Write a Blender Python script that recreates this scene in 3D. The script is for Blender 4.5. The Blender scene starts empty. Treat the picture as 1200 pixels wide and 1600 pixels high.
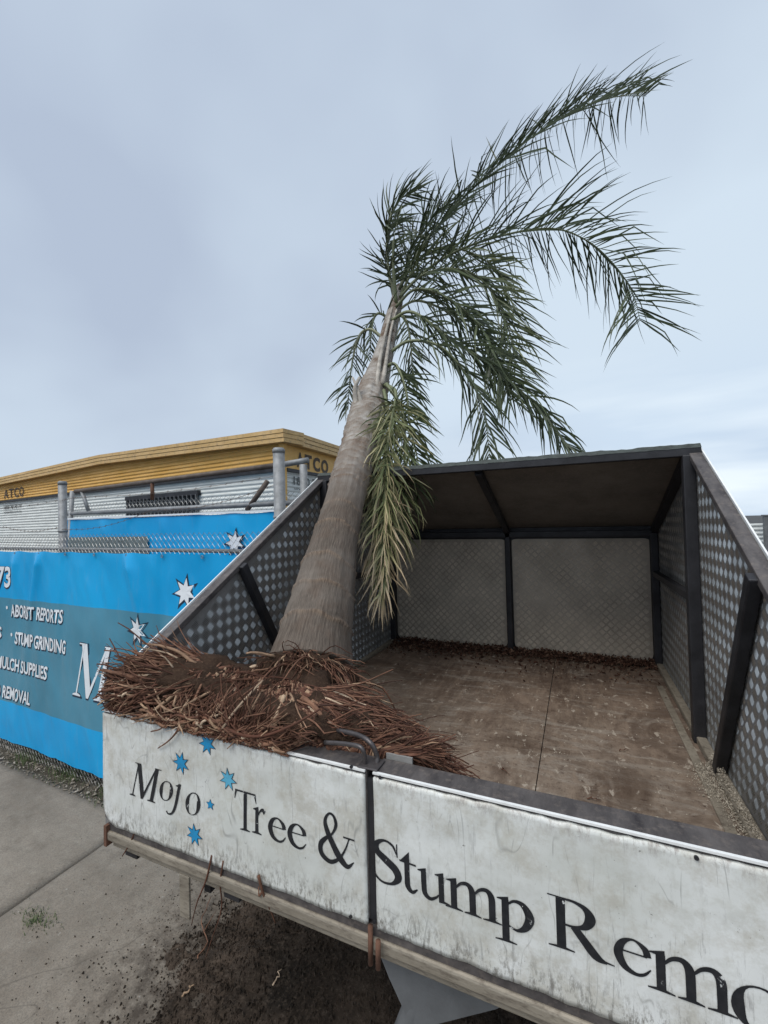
import bpy, math, random
import numpy as np
from mathutils import Vector, Matrix, noise
random.seed(7); rng = np.random.default_rng(7)
S = bpy.context.scene
COL = S.collection

# ------------------------------------------------------------------ camera
FPX, YAW, PIT, ROL = 680.0, .4165, .0221, -.0247
CAM = Vector((.5465, -1.0937, 1.1383))
_F = Vector((-math.sin(YAW), math.cos(YAW), 0)); _R = Vector((math.cos(YAW), math.sin(YAW), 0)); _U = Vector((0, 0, 1))
_F2 = _F*math.cos(PIT)+_U*math.sin(PIT); _U2 = _U*math.cos(PIT)-_F*math.sin(PIT)
_R3 = _R*math.cos(ROL)+_U2*math.sin(ROL); _U3 = _U2*math.cos(ROL)-_R*math.sin(ROL)
cd = bpy.data.cameras.new('camera'); cam = bpy.data.objects.new('camera', cd); COL.objects.link(cam)
cam.matrix_world = Matrix(((_R3.x, _U3.x, -_F2.x, CAM.x), (_R3.y, _U3.y, -_F2.y, CAM.y), (_R3.z, _U3.z, -_F2.z, CAM.z), (0, 0, 0, 1)))
cd.sensor_fit = 'HORIZONTAL'; cd.sensor_width = 36; cd.lens = 36*FPX/1200; cd.clip_start = .02; cd.clip_end = 2000
S.camera = cam

# ------------------------------------------------------------------ sky, sun, exposure
W = bpy.data.worlds.new('World'); S.world = W; W.use_nodes = True
nt = W.node_tree; nt.nodes.clear()
def wn(t, **k):
    n = nt.nodes.new(t)
    for a, b in k.items(): setattr(n, a, b)
    return n
SUN_EL, SUN_AZ = math.radians(58), math.radians(200)     # azimuth measured from +Y, clockwise
sky = wn('ShaderNodeTexSky', sky_type='NISHITA', sun_disc=False, sun_elevation=SUN_EL, sun_rotation=SUN_AZ)
bgs = wn('ShaderNodeBackground'); bgs.inputs[1].default_value = .06; nt.links.new(sky.outputs[0], bgs.inputs[0])
tc = wn('ShaderNodeTexCoord'); sep = wn('ShaderNodeSeparateXYZ'); nt.links.new(tc.outputs['Generated'], sep.inputs[0])
mp = wn('ShaderNodeMapping'); mp.inputs['Scale'].default_value = (1.0, 1.0, 1.4); nt.links.new(tc.outputs['Generated'], mp.inputs[0])
n1 = wn('ShaderNodeTexNoise'); n1.inputs['Scale'].default_value = 1.35; n1.inputs['Detail'].default_value = 4; n1.inputs['Roughness'].default_value = .4; n1.inputs['Distortion'].default_value = .2
nt.links.new(mp.outputs[0], n1.inputs[0])
cr = wn('ShaderNodeValToRGB'); nt.links.new(n1.outputs[0], cr.inputs[0])
cr.color_ramp.elements[0].position = .36; cr.color_ramp.elements[0].color = (.35, .41, .51, 1)
cr.color_ramp.elements[1].position = .64; cr.color_ramp.elements[1].color = (.50, .585, .67, 1)
# low banded cloud near the horizon, brighter towards the east (+X)
mp2 = wn('ShaderNodeMapping'); mp2.inputs['Scale'].default_value = (1.3, 1.3, 8); mp2.inputs['Location'].default_value = (3.1, 1.2, .4); nt.links.new(tc.outputs['Generated'], mp2.inputs[0])
n2 = wn('ShaderNodeTexNoise'); n2.inputs['Scale'].default_value = 1.5; n2.inputs['Detail'].default_value = 4; nt.links.new(mp2.outputs[0], n2.inputs[0])
cr2 = wn('ShaderNodeValToRGB'); nt.links.new(n2.outputs[0], cr2.inputs[0])
cr2.color_ramp.elements[0].position = .38; cr2.color_ramp.elements[0].color = (.44, .54, .67, 1)
cr2.color_ramp.elements[1].position = .62; cr2.color_ramp.elements[1].color = (.72, .79, .84, 1)
low = wn('ShaderNodeMapRange'); low.inputs['From Min'].default_value = .03; low.inputs['From Max'].default_value = .34; low.inputs['To Min'].default_value = .85; low.inputs['To Max'].default_value = 0
nt.links.new(sep.outputs['Z'], low.inputs['Value'])
ea = wn('ShaderNodeMapRange'); ea.interpolation_type = 'SMOOTHSTEP'; ea.inputs['From Min'].default_value = -.55; ea.inputs['From Max'].default_value = .25; nt.links.new(sep.outputs['X'], ea.inputs['Value'])
mu = wn('ShaderNodeMath', operation='MULTIPLY'); nt.links.new(low.outputs[0], mu.inputs[0]); nt.links.new(ea.outputs[0], mu.inputs[1])
mx = wn('ShaderNodeMixRGB'); nt.links.new(mu.outputs[0], mx.inputs[0]); nt.links.new(cr.outputs[0], mx.inputs[1]); nt.links.new(cr2.outputs[0], mx.inputs[2])
bgc = wn('ShaderNodeBackground'); bgc.inputs[1].default_value = 1.0; nt.links.new(mx.outputs[0], bgc.inputs[0])
ms = wn('ShaderNodeMixShader'); ms.inputs[0].default_value = .94
nt.links.new(bgs.outputs[0], ms.inputs[1]); nt.links.new(bgc.outputs[0], ms.inputs[2])
wo = wn('ShaderNodeOutputWorld'); nt.links.new(ms.outputs[0], wo.inputs[0])
sd = bpy.data.lights.new('sun', 'SUN'); sd.energy = 1.8; sd.angle = math.radians(40); sd.color = (1, .96, .9)
so = bpy.data.objects.new('sun', sd); COL.objects.link(so)
sv = Vector((math.sin(SUN_AZ)*math.cos(SUN_EL), math.cos(SUN_AZ)*math.cos(SUN_EL), math.sin(SUN_EL)))
so.rotation_euler = sv.to_track_quat('Z', 'Y').to_euler(); so.location = sv*30
S.view_settings.view_transform = 'Standard'; S.view_settings.look = 'None'; S.view_settings.exposure = .47; S.view_settings.gamma = 1
S.view_settings.use_curve_mapping = False
S.render.engine = 'CYCLES'; S.cycles.max_bounces = 8; S.cycles.diffuse_bounces = 4; S.cycles.use_denoising = True

# ------------------------------------------------------------------ helpers
def ray(px, py): return _F2+_R3*((px-600)/FPX)-_U3*((py-800)/FPX)
def at(px, py, d): return CAM+ray(px, py)*d                       # a point d metres in front of the lens
def on_y(px, py, y): r = ray(px, py); return CAM+r*((y-CAM.y)/r.y)
def on_z(px, py, z): r = ray(px, py); return CAM+r*((z-CAM.z)/r.z)
def on_plane(px, py, p, n): r = ray(px, py); n = Vector(n); return CAM+r*((Vector(p)-CAM).dot(n)/r.dot(n))

class MB:
    def __init__(s): s.v = []; s.f = []; s.c = []
    def add(s, vs, fs, c=None):
        b = len(s.v); s.v += [tuple(v) for v in vs]; s.f += [tuple(i+b for i in f) for f in fs]
        if c is not None: s.c += ([c]*len(vs) if not isinstance(c, list) else c)
    def box(s, x0, x1, y0, y1, z0, z1):
        s.add([(x0, y0, z0), (x1, y0, z0), (x1, y1, z0), (x0, y1, z0), (x0, y0, z1), (x1, y0, z1), (x1, y1, z1), (x0, y1, z1)],
              [(0, 3, 2, 1), (4, 5, 6, 7), (0, 1, 5, 4), (1, 2, 6, 5), (2, 3, 7, 6), (3, 0, 4, 7)]); return s
    def bar(s, a, b, w, h, up=(0, 0, 1)):                          # box-section bar from a to b
        a = Vector(a); b = Vector(b); t = (b-a).normalized(); sd_ = t.cross(Vector(up))
        if sd_.length < 1e-4: sd_ = t.cross(Vector((1, 0, 0)))
        sd_.normalize(); u = sd_.cross(t); vs = []
        for p in (a, b):
            for i, j in ((-1, -1), (1, -1), (1, 1), (-1, 1)): vs.append(p+sd_*i*w/2+u*j*h/2)
        s.add(vs, [(0, 1, 2, 3), (7, 6, 5, 4), (0, 4, 5, 1), (1, 5, 6, 2), (2, 6, 7, 3), (3, 7, 4, 0)]); return s
    def tube(s, pts, rad, n=6, cap=True, c=None):
        pts = [Vector(p) for p in pts]; k = len(pts); rad = rad if isinstance(rad, (list, tuple)) else [rad]*k
        vs = []; ref = Vector((.31, .17, .93)); prev = None
        for i in range(k):
            t = (pts[min(i+1, k-1)]-pts[max(i-1, 0)])
            t = t.normalized() if t.length > 1e-9 else Vector((0, 0, 1))
            if prev is None:
                u = t.cross(ref)
                if u.length < .05: u = t.cross(Vector((1, 0, 0)))
            else: u = prev-t*prev.dot(t)
            u.normalize(); prev = u; w = t.cross(u)
            for j in range(n):
                a = 2*math.pi*j/n; vs.append(pts[i]+(u*math.cos(a)+w*math.sin(a))*rad[i])
        fs = [(i*n+j, i*n+(j+1) % n, (i+1)*n+(j+1) % n, (i+1)*n+j) for i in range(k-1) for j in range(n)]
        if cap: fs += [tuple(reversed(range(n))), tuple((k-1)*n+j for j in range(n))]
        s.add(vs, fs, c); return s
    def prism(s, poly, o, ex, ey, th):                             # extrude a 2D polygon; th along ex x ey
        o = Vector(o); ex = Vector(ex); ey = Vector(ey); nn = ex.cross(ey).normalized(); k = len(poly)
        vs = [o+ex*x+ey*y for x, y in poly]+[o+ex*x+ey*y+nn*th for x, y in poly]
        s.add(vs, [tuple(reversed(range(k))), tuple(range(k, 2*k))]+[(i, (i+1) % k, k+(i+1) % k, k+i) for i in range(k)]); return s
    def mesh(s, name, mat, smooth=False):
        m = bpy.data.meshes.new(name); m.from_pydata(s.v, [], s.f); m.update()
        if mat: m.materials.append(mat)
        if smooth: m.polygons.foreach_set('use_smooth', [True]*len(m.polygons))
        if s.c and len(s.c) == len(s.v):
            a = m.attributes.new('tone', 'FLOAT', 'POINT'); a.data.foreach_set('value', s.c)
        return m
    def build(s, name, mat, parent=None, smooth=False, bevel=0, loc=None, **props):
        return obj(name, s.mesh(name, mat, smooth), parent, bevel, **props)
def obj(name, me, parent=None, bevel=0, **props):
    o = bpy.data.objects.new(name, me); COL.objects.link(o)
    if parent is not None:
        o.parent = parent; o.location = -world_of(parent)
    if bevel:
        b = o.modifiers.new('bevel', 'BEVEL'); b.width = bevel; b.segments = 2; b.limit_method = 'ANGLE'
    for k, v in props.items(): o[k] = v
    return o
WPOS = {}
def world_of(o):
    p = Vector((0, 0, 0))
    while o is not None: p = p+Vector(o.location); o = o.parent
    return p
def thing(name, loc, label, cat, group=None):
    o = bpy.data.objects.new(name, None); COL.objects.link(o); o.location = loc; o.empty_display_size = .2
    o['label'] = label; o['category'] = cat
    if group: o['group'] = group
    return o
def tag(o, label, cat, group=None):
    o['label'] = label; o['category'] = cat
    if group: o['group'] = group
    return o
def fbm(x, y, z=0., o=4): return noise.fractal(Vector((x, y, z)), .8, 2.1, o)

# ------------------------------------------------------------------ materials
class M:
    """small node builder"""
    def __init__(s, name, rough=.7, metal=0., spec=.4):
        s.m = bpy.data.materials.new(name); s.m.use_nodes = True; s.t = s.m.node_tree; s.b = s.t.nodes['Principled BSDF']
        s.b.inputs['Roughness'].default_value = rough; s.b.inputs['Metallic'].default_value = metal
        s.b.inputs['Specular IOR Level'].default_value = spec
        s.tc = s.t.nodes.new('ShaderNodeTexCoord'); s.h = None
    def n(s, t, **k):
        q = s.t.nodes.new(t)
        for a, b in k.items(): setattr(q, a, b)
        return q
    def link(s, a, b): s.t.links.new(a, b)
    def noise(s, scale, detail=4, rough=.55, vec='Object', sc=(1, 1, 1), dist=0., loc=(0, 0, 0)):
        m = s.n('ShaderNodeMapping'); m.inputs['Scale'].default_value = sc; m.inputs['Location'].default_value = loc
        s.link(s.tc.outputs[vec], m.inputs[0]); q = s.n('ShaderNodeTexNoise')
        q.inputs['Scale'].default_value = scale; q.inputs['Detail'].default_value = detail; q.inputs['Roughness'].default_value = rough
        q.inputs['Distortion'].default_value = dist; s.link(m.outputs[0], q.inputs[0]); return q.outputs[0]
    def ramp(s, src, stops, interp='LINEAR'):
        q = s.n('ShaderNodeValToRGB'); r = q.color_ramp; r.interpolation = interp
        while len(r.elements) < len(stops): r.elements.new(.5)
        for e, (p, c) in zip(r.elements, stops):
            e.position = p; e.color = (c, c, c, 1) if not isinstance(c, tuple) else (*c, 1)
        s.link(src, q.inputs[0]); return q.outputs[0]
    def mix(s, f, a, b, mode='MIX'):
        q = s.n('ShaderNodeMixRGB', blend_type=mode)
        for i, v in enumerate((f, a, b)):
            if isinstance(v, (int, float)): q.inputs[i].default_value = v if i == 0 else (v, v, v, 1)
            elif isinstance(v, tuple): q.inputs[i].default_value = (*v, 1)
            else: s.link(v, q.inputs[i])
        return q.outputs[0]
    def math(s, op, a, b=0.):
        q = s.n('ShaderNodeMath', operation=op)
        for i, v in enumerate((a, b)):
            if isinstance(v, (int, float)): q.inputs[i].default_value = v
            else: s.link(v, q.inputs[i])
        return q.outputs[0]
    def color(s, c):
        if isinstance(c, tuple): s.b.inputs['Base Color'].default_value = (*c, 1)
        else: s.link(c, s.b.inputs['Base Color'])
        return s
    def rough(s, c): s.link(c, s.b.inputs['Roughness']); return s
    def bump(s, src, dist=.002, strength=1.):
        q = s.n('ShaderNodeBump'); q.inputs['Distance'].default_value = dist; q.inputs['Strength'].default_value = strength
        s.link(src, q.inputs['Height'])
        if s.h is not None: s.link(s.h, q.inputs['Normal'])
        s.h = q.outputs[0]; s.link(s.h, s.b.inputs['Normal']); return s
    def attr(s, name): q = s.n('ShaderNodeAttribute'); q.attribute_name = name; return q.outputs['Fac']
    def xyz(s, vec='Object'): q = s.n('ShaderNodeSeparateXYZ'); s.link(s.tc.outputs[vec], q.inputs[0]); return q.outputs

def simple(name, c, rough=.7, metal=0., var=.35, scale=9, bump=.001, spec=.4, sc=(1, 1, 1)):
    m = M(name, rough, metal, spec); a = m.noise(scale, 6, .65, sc=sc)
    m.color(m.ramp(a, [(.3, tuple(v*(1-var) for v in c)), (.7, tuple(min(1, v*(1+var)) for v in c))]))
    if bump: m.bump(m.noise(scale*14, 4, .6, sc=sc), bump)
    return m.m

def mat_plate(name, base, hi):
    m = M(name, .6, .2); d = m.noise(3.2, 6, .65); g = m.noise(60, 3, .6)
    c = m.ramp(d, [(.3, tuple(v*.6 for v in base)), (.72, base)]); c = m.mix(m.ramp(g, [(.45, 0.), (.75, .35)]), c, hi)
    m.color(c); m.rough(m.ramp(d, [(.3, .7), (.7, .42)])); m.bump(g, .0006); return m.m
PLATE = mat_plate('dull_checker_plate', (.27, .265, .26), (.33, .32, .31))
TREAD = M('worn_tread_bars', .36, .8); TREAD.color(TREAD.ramp(TREAD.noise(4, 5, .6), [(.3, (.30, .305, .30)), (.75, (.60, .61, .60))])); TREAD = TREAD.m
BPLATE = mat_plate('dusty_aluminium_plate', (.47, .41, .34), (.56, .50, .42))
BTREAD = simple('dusty_tread_bars', (.68, .61, .51), .5, .15)
STEEL = simple('dark_painted_steel', (.028, .028, .032), .5, .2, .5, 7, .0008)
m = M('worn_grey_rim', .55, .3); a = m.noise(5, 6, .7, sc=(3, 1, 3)); b = m.noise(40, 4, .7)
m.color(m.mix(m.ramp(b, [(.52, 0.), (.7, .6)]), m.ramp(a, [(.3, (.045, .04, .042)), (.7, (.15, .135, .13))]), (.2, .17, .15))); m.bump(b, .0012); RIM = m.m
GALV = simple('galvanised_steel', (.24, .25, .26), .6, .35, .3, 20, .0006)
WIRE = simple('galvanised_wire', (.36, .36, .35), .5, .6, .3, 30, 0)
BARB = simple('rusty_barbed_wire', (.16, .11, .09), .8, .3, .4, 30, 0)
RUST = simple('rusty_steel', (.13, .065, .042), .85, .1, .45, 25, .001)
SPIPE = simple('brown_grey_weathered_pipe', (.13, .105, .09), .7, .3, .4, 10, .001)
RODM = simple('dark_worn_rod', (.10, .09, .09), .42, .6, .4, 18, .0006)
BEIGE = M('muddy_beige_aluminium', .55, .25)
a = BEIGE.noise(3, 6, .7, sc=(1, 1, 3)); b = BEIGE.noise(28, 5, .7, sc=(1, 1, 4))
BEIGE.color(BEIGE.mix(BEIGE.ramp(b, [(.48, 0.), (.72, .8)]), BEIGE.ramp(a, [(.3, (.19, .165, .13)), (.7, (.36, .32, .26))]), (.09, .07, .055))); BEIGE.bump(b, .001); BEIGE = BEIGE.m
GREYMETAL = simple('dirty_grey_metal', (.27, .265, .255), .55, .2, .25, 8, .0006)
MUDFLAP = simple('dull_grey_flap', (.13, .135, .14), .6, .1, .25, 6, .001)
RUBBER = simple('tyre_rubber', (.018, .018, .018), .8, 0, .3, 20, .001)
CABW = simple('white_cab_paint', (.72, .73, .73), .25, 0, .08, 2, 0)
GLASS = simple('dark_window_glass', (.02, .025, .03), .08, 0, .2, 1, 0, .6)

# white gate sheet: chalky paint with grime, scratches, streaks and chips
def mat_gate():
    m = M('scuffed_white_sheet', .42, 0, .45); big = m.noise(2.2, 5, .6); fine = m.noise(30, 6, .7)
    c = m.ramp(big, [(.38, (.57, .585, .55)), (.62, (.72, .735, .72))])
    c = m.mix(m.ramp(fine, [(.48, 0.), (.66, .4)]), c, (.47, .47, .42)); c = m.mix(m.ramp(m.noise(5, 6, .8, loc=(7, 0, 3)), [(.48, 0.), (.62, .5)]), c, (.40, .37, .30))
    st = m.noise(9, 6, .75, sc=(5.5, 1, .8)); st2 = m.noise(3, 3, .5)
    stm = m.math('MULTIPLY', m.ramp(st, [(.56, 0.), (.66, .85)]), m.ramp(st2, [(.42, .1), (.6, 1.)]))
    c = m.mix(stm, c, (.33, .33, .32))
    z = m.xyz()[2]
    for z0, z1, amt, col in ((.13, .045, .55, (.2, .19, .17)), (.40, .445, .45, (.3, .27, .25))):
        r = m.n('ShaderNodeMapRange'); r.inputs['From Min'].default_value = z0; r.inputs['From Max'].default_value = z1; m.link(z, r.inputs['Value'])
        sp = m.noise(34, 7, .8, sc=(2.4, 1, .9), loc=(z0*9, 0, 0)); k = m.math('MULTIPLY', m.ramp(sp, [(.48, 0.), (.62, 1.)]), r.outputs[0]); c = m.mix(m.math('MINIMUM', m.math('MULTIPLY', k, amt*2.1), .9), c, col)
    for i, (ang, sc, th) in enumerate(((.5, 5, .012), (-.9, 7, .010), (1.35, 6, .011), (.1, 9, .012), (-.35, 4, .008))):   # scratches
        mpn = m.n('ShaderNodeMapping'); mpn.inputs['Rotation'].default_value = (0, ang, 0); mpn.inputs['Scale'].default_value = (1, 1, .22); mpn.inputs['Location'].default_value = (i*3.7, 0, i*1.9)
        m.link(m.tc.outputs['Object'], mpn.inputs[0]); q = m.n('ShaderNodeTexNoise'); q.inputs['Scale'].default_value = sc; q.inputs['Detail'].default_value = 2; q.inputs['Distortion'].default_value = .6; m.link(mpn.outputs[0], q.inputs[0])
        line = m.ramp(m.math('ABSOLUTE', m.math('SUBTRACT', q.outputs[0], .5)), [(0, 1.), (th*.22, 0.)])
        k = m.math('MULTIPLY', line, m.ramp(m.noise(6, 3, .6, loc=(i*5., 2, 1)), [(.50, 0.), (.60, .6)])); c = m.mix(k, c, (.22, .22, .21))
    chip = m.ramp(m.noise(42, 6, .8, loc=(4, 4, 4)), [(.655, 0.), (.68, .85)]); c = m.mix(chip, c, (.12, .11, .1))
    m.color(c); m.rough(m.ramp(big, [(.3, .5), (.7, .35)])); m.bump(m.noise(7, 3, .5), .004, .5); m.bump(fine, .0004); return m.m
GATE = mat_gate()
BRIGHT = simple('bare_white_edge', (.82, .83, .82), .35, .1, .1, 30, .0004)
def mat_letter(name, col, th=.63):
    m = M(name, .38); g = m.noise(38, 5, .75, sc=(1, 1, .7)); big = m.noise(9, 2, .5)
    k = m.math('MULTIPLY', m.ramp(g, [(th, 0.), (th+.02, 1.)]), m.ramp(big, [(.48, 0.), (.54, 1.)]))
    m.color(m.mix(k, m.mix(m.ramp(m.noise(60, 3), [(.4, 0.), (.8, .3)]), col, (.06, .06, .065)), (.62, .63, .62))); return m.m
BLACKL = mat_letter('chipped_black_lettering', (.012, .014, .018))
STARB = mat_letter('blue_star_vinyl', (.012, .26, .52), .7)
STARL = mat_letter('faded_light_blue_star_vinyl', (.10, .40, .58), .7)

# plywood / steel tray floor
m = M('wet_scraped_tray_floor', .55, 0, .45)
a = m.noise(1.6, 5, .6); g = m.noise(9, 7, .75, sc=(2.6, .55, 1)); sp = m.noise(14, 6, .7, sc=(1.5, .8, 1), dist=.5); fl = m.noise(26, 5, .8)
c = m.ramp(a, [(.38, (.060, .036, .025)), (.62, (.15, .105, .078))])
c = m.mix(m.ramp(g, [(.44, 0.), (.66, .8)]), c, (.23, .17, .125))
yy = m.xyz()[1]; r = m.n('ShaderNodeMapRange'); r.inputs['From Min'].default_value = 2.3; r.inputs['From Max'].default_value = .7; m.link(yy, r.inputs['Value'])
c = m.mix(m.math('MULTIPLY', m.math('MULTIPLY', r.outputs[0], m.ramp(m.noise(4, 6, .8), [(.35, .2), (.6, 1.)])), .8), c, (.29, .235, .185))
sc1 = m.noise(3.2, 7, .8, sc=(.8, 3.2, 1), dist=1.2, loc=(2, 5, 0)); c = m.mix(m.ramp(sc1, [(.52, 0.), (.60, .55)]), c, (.30, .265, .225)); sc2 = m.noise(2.1, 6, .75, dist=.8, loc=(9, 1, 0)); c = m.mix(m.ramp(sc2, [(.50, 0.), (.62, .6)]), c, (.07, .045, .032))
c = m.mix(m.ramp(sp, [(.60, 0.), (.64, .8)]), c, (.40, .35, .29))
c = m.mix(m.ramp(fl, [(.56, 0.), (.68, .8)]), c, (.05, .03, .022))
m.color(c); m.rough(m.ramp(a, [(.3, .35), (.7, .7)])); m.bump(g, .002); m.bump(fl, .0015); FLOOR = m.m

def mat_banner(name, z1, z2, bands=True):
    m = M(name, .30, 0, .5); w = m.noise(2, 4, .5)
    blue = m.ramp(w, [(.3, (.0, .31, .66)), (.7, (.004, .38, .76))])
    if bands:
        z = m.xyz()[2]; mid = m.ramp(w, [(.3, (.05, .21, .31)), (.7, (.085, .28, .40))])
        k = m.math('MULTIPLY', m.ramp(z, [(0, 0.), (1, 1.)]), 0)
        up = m.n('ShaderNodeMath', operation='LESS_THAN'); m.link(z, up.inputs[0]); up.inputs[1].default_value = z1
        lo = m.n('ShaderNodeMath', operation='GREATER_THAN'); m.link(z, lo.inputs[0]); lo.inputs[1].default_value = z2
        blue = m.mix(m.math('MULTIPLY', up.outputs[0], lo.outputs[0]), blue, mid)
    d = m.noise(5, 6, .75, sc=(3, 3, .5)); blue = m.mix(m.ramp(d, [(.55, 0.), (.8, .22)]), blue, (.25, .33, .38))
    m.color(blue); m.bump(m.noise(420, 2, .4), .0003, .5); return m.m
WHITEP = simple('white_banner_print', (.74, .78, .82), .45, 0, .06, 4, 0)
DARKP = simple('dark_banner_outline', (.015, .03, .06), .45, 0, .2, 4, 0)
GREYP = simple('grey_green_banner_photo', (.14, .17, .17), .5, 0, .5, 14, 0, sc=(1, 1, 3))

m = M('weathered_concrete', .88, 0, .3)
a = m.noise(.9, 7, .85); b = m.noise(7, 6, .75, sc=(1, 2.2, 1)); s_ = m.noise(120, 4, .8); sp = m.noise(22, 4, .6)
c = m.ramp(a, [(.36, (.175, .148, .118)), (.62, (.30, .26, .213))]); c = m.mix(m.ramp(b, [(.4, 0.), (.75, .5)]), c, (.21, .165, .128))
c = m.mix(m.ramp(s_, [(.35, .55), (.55, 0.)]), c, (.09, .08, .07)); c = m.mix(m.ramp(sp, [(.68, 0.), (.73, .6)]), c, (.38, .36, .33))
hl_ = m.noise(.55, 3, .6, dist=.7, loc=(4.3, 1.7, 0)); c = m.mix(m.ramp(m.math('ABSOLUTE', m.math('SUBTRACT', hl_, .5)), [(0, .4), (.0016, 0.)]), c, (.05, .042, .035)); c = m.mix(m.ramp(m.noise(2.7, 6, .8, loc=(8, 8, 0)), [(.55, 0.), (.68, .5)]), c, (.10, .082, .065))
xy = m.xyz(); gx = m.math('MULTIPLY', m.math('ADD', xy[0], .45), .80); gy = m.math('MULTIPLY', m.math('ADD', xy[1], -.6), 1.05)
rr_ = m.math('SQRT', m.math('ADD', m.math('MULTIPLY', gx, gx), m.math('MULTIPLY', gy, gy)))
dm = m.math('ADD', rr_, m.math('MULTIPLY', m.math('SUBTRACT', m.noise(11, 7, .8), .5), 1.5)); c = m.mix(m.ramp(dm, [(.62, .85), (1.0, 0.)]), c, (.045, .034, .026))   # soil trodden and dusted round the heap
m.color(c); m.bump(s_, .0022); m.bump(b, .003, .5); CONC = m.m
m = M('dark_loose_soil', .95, 0, .2); a = m.noise(3.5, 7, .8); b = m.noise(70, 5, .75)
m.color(m.mix(m.ramp(b, [(.5, 0.), (.75, .6)]), m.ramp(a, [(.36, (.016, .012, .009)), (.6, (.060, .044, .033)), (.72, (.13, .10, .078))]), (.15, .117, .09))); m.bump(b, .006); SOIL = m.m
m = M('dry_verge_dirt', .95, 0, .2); a = m.noise(5, 6, .7); b = m.noise(60, 5, .75)
m.color(m.mix(m.ramp(b, [(.5, 0.), (.72, .8)]), m.ramp(a, [(.3, (.05, .045, .035)), (.7, (.10, .09, .07))]), (.17, .15, .125))); m.bump(b, .008); VERGE = m.m
ASPH = simple('asphalt_yard', (.055, .055, .055), .9, 0, .3, 3, .003)
GRASS = simple('short_grass', (.085, .115, .045), .8, 0, .4, 12, 0)
LITTER = M('pale_leaf_litter', .85); LITTER.color(LITTER.ramp(LITTER.attr('tone'), [(0, (.10, .08, .055)), (.6, (.22, .19, .15)), (1, (.42, .38, .33))])); LITTER = LITTER.m
MULCH = M('red_brown_bark_chips', .9, 0, .2); MULCH.color(MULCH.ramp(MULCH.attr('tone'), [(0, (.020, .010, .007)), (.7, (.075, .034, .022)), (1, (.20, .13, .09))])); MULCH = MULCH.m
SAWD = M('pale_sawdust', .95, 0, .1); SAWD.color(SAWD.ramp(SAWD.attr('tone'), [(0, (.22, .19, .15)), (1, (.52, .47, .39))])); SAWD = SAWD.m
ROOT = M('root_bark', .8, 0, .25); rn = ROOT.noise(30, 4, .7)
rc = ROOT.ramp(ROOT.attr('tone'), [(0, (.035, .015, .010)), (.35, (.11, .045, .028)), (.65, (.235, .122, .076)), (.9, (.47, .325, .21)), (1, (.64, .49, .35))])
ROOT.color(ROOT.mix(ROOT.ramp(rn, [(.4, .5), (.65, 0.)]), rc, (.05, .028, .02))); ROOT.bump(rn, .002); ROOT = ROOT.m
FROND = M('palm_leaflet', .48, 0, .4)
fc = FROND.ramp(FROND.attr('tone'), [(0, (.040, .056, .032)), (.3, (.072, .096, .042)), (.6, (.17, .19, .085)), (.85, (.38, .34, .19)), (1, (.55, .43, .28))])
FROND.color(fc); FROND.b.inputs['Transmission Weight'].default_value = 0; FROND = FROND.m
RACH = M('palm_rachis', .5); RACH.color(RACH.ramp(RACH.attr('tone'), [(0, (.06, .075, .04)), (.5, (.17, .19, .10)), (1, (.36, .34, .24))])); RACH = RACH.m

# ------------------------------------------------------------------ lettering helpers
def catmull(P, n=7):
    P = [np.array(p, float) for p in P]
    if len(P) == 2: return [P[0]*(1-t)+P[1]*t for t in np.linspace(0, 1, 3)]
    Q = [2*P[0]-P[1]]+P+[2*P[-1]-P[-2]]; out = []
    for i in range(1, len(Q)-2):
        for t in np.linspace(0, 1, n, endpoint=False):
            a, b, c, d = Q[i-1:i+3]; out.append(.5*((2*b)+(c-a)*t+(2*a-5*b+4*c-d)*t*t+(3*b-a-3*c+d)*t**3))
    out.append(P[-1]); return out
def ribbon(P, n=7):
    Q = catmull(P, n); L = []; Rr = []
    for i, q in enumerate(Q):
        t = Q[min(i+1, len(Q)-1)][:2]-Q[max(i-1, 0)][:2]; t = t/(np.hypot(*t)+1e-9); nn = np.array([-t[1], t[0]]); w = max(q[2], .008)/2
        L.append(tuple(q[:2]+nn*w)); Rr.append(tuple(q[:2]-nn*w))
    return [[L[i], L[i+1], Rr[i+1], Rr[i]] for i in range(len(L)-1)]
def oval(cx, cy, rx, ry, thick, thin, tilt=0.):
    n = 28; out = []; I = []
    for k in range(n):
        a = 2*math.pi*k/n; w = thin+(thick-thin)*abs(math.cos(a-tilt))**1.6
        out.append((cx+rx*math.cos(a), cy+ry*math.sin(a))); I.append((cx+(rx-w)*math.cos(a), cy+(ry-max(thin, w*.5))*math.sin(a)))
    return [[out[k], out[(k+1) % n], I[(k+1) % n], I[k]] for k in range(n)]
def foot(x, y, w=.19, h=.05): return [[(x-w, y), (x+w, y), (x+w, y+.022), (x+w*.36, y+h), (x-w*.36, y+h), (x-w, y+.022)]]
def flag(x, y, s=.055): return [[(x-.14, y-.06), (x-.14, y-.04), (x+s, y+.03), (x+s, y-.12), (x-s, y-.12), (x-s, y-.07)]]
def stem(x, y0, y1, w=.125): return [[(x-w/2, y0), (x+w/2, y0), (x+w/2, y1), (x-w/2, y1)]]
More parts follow.
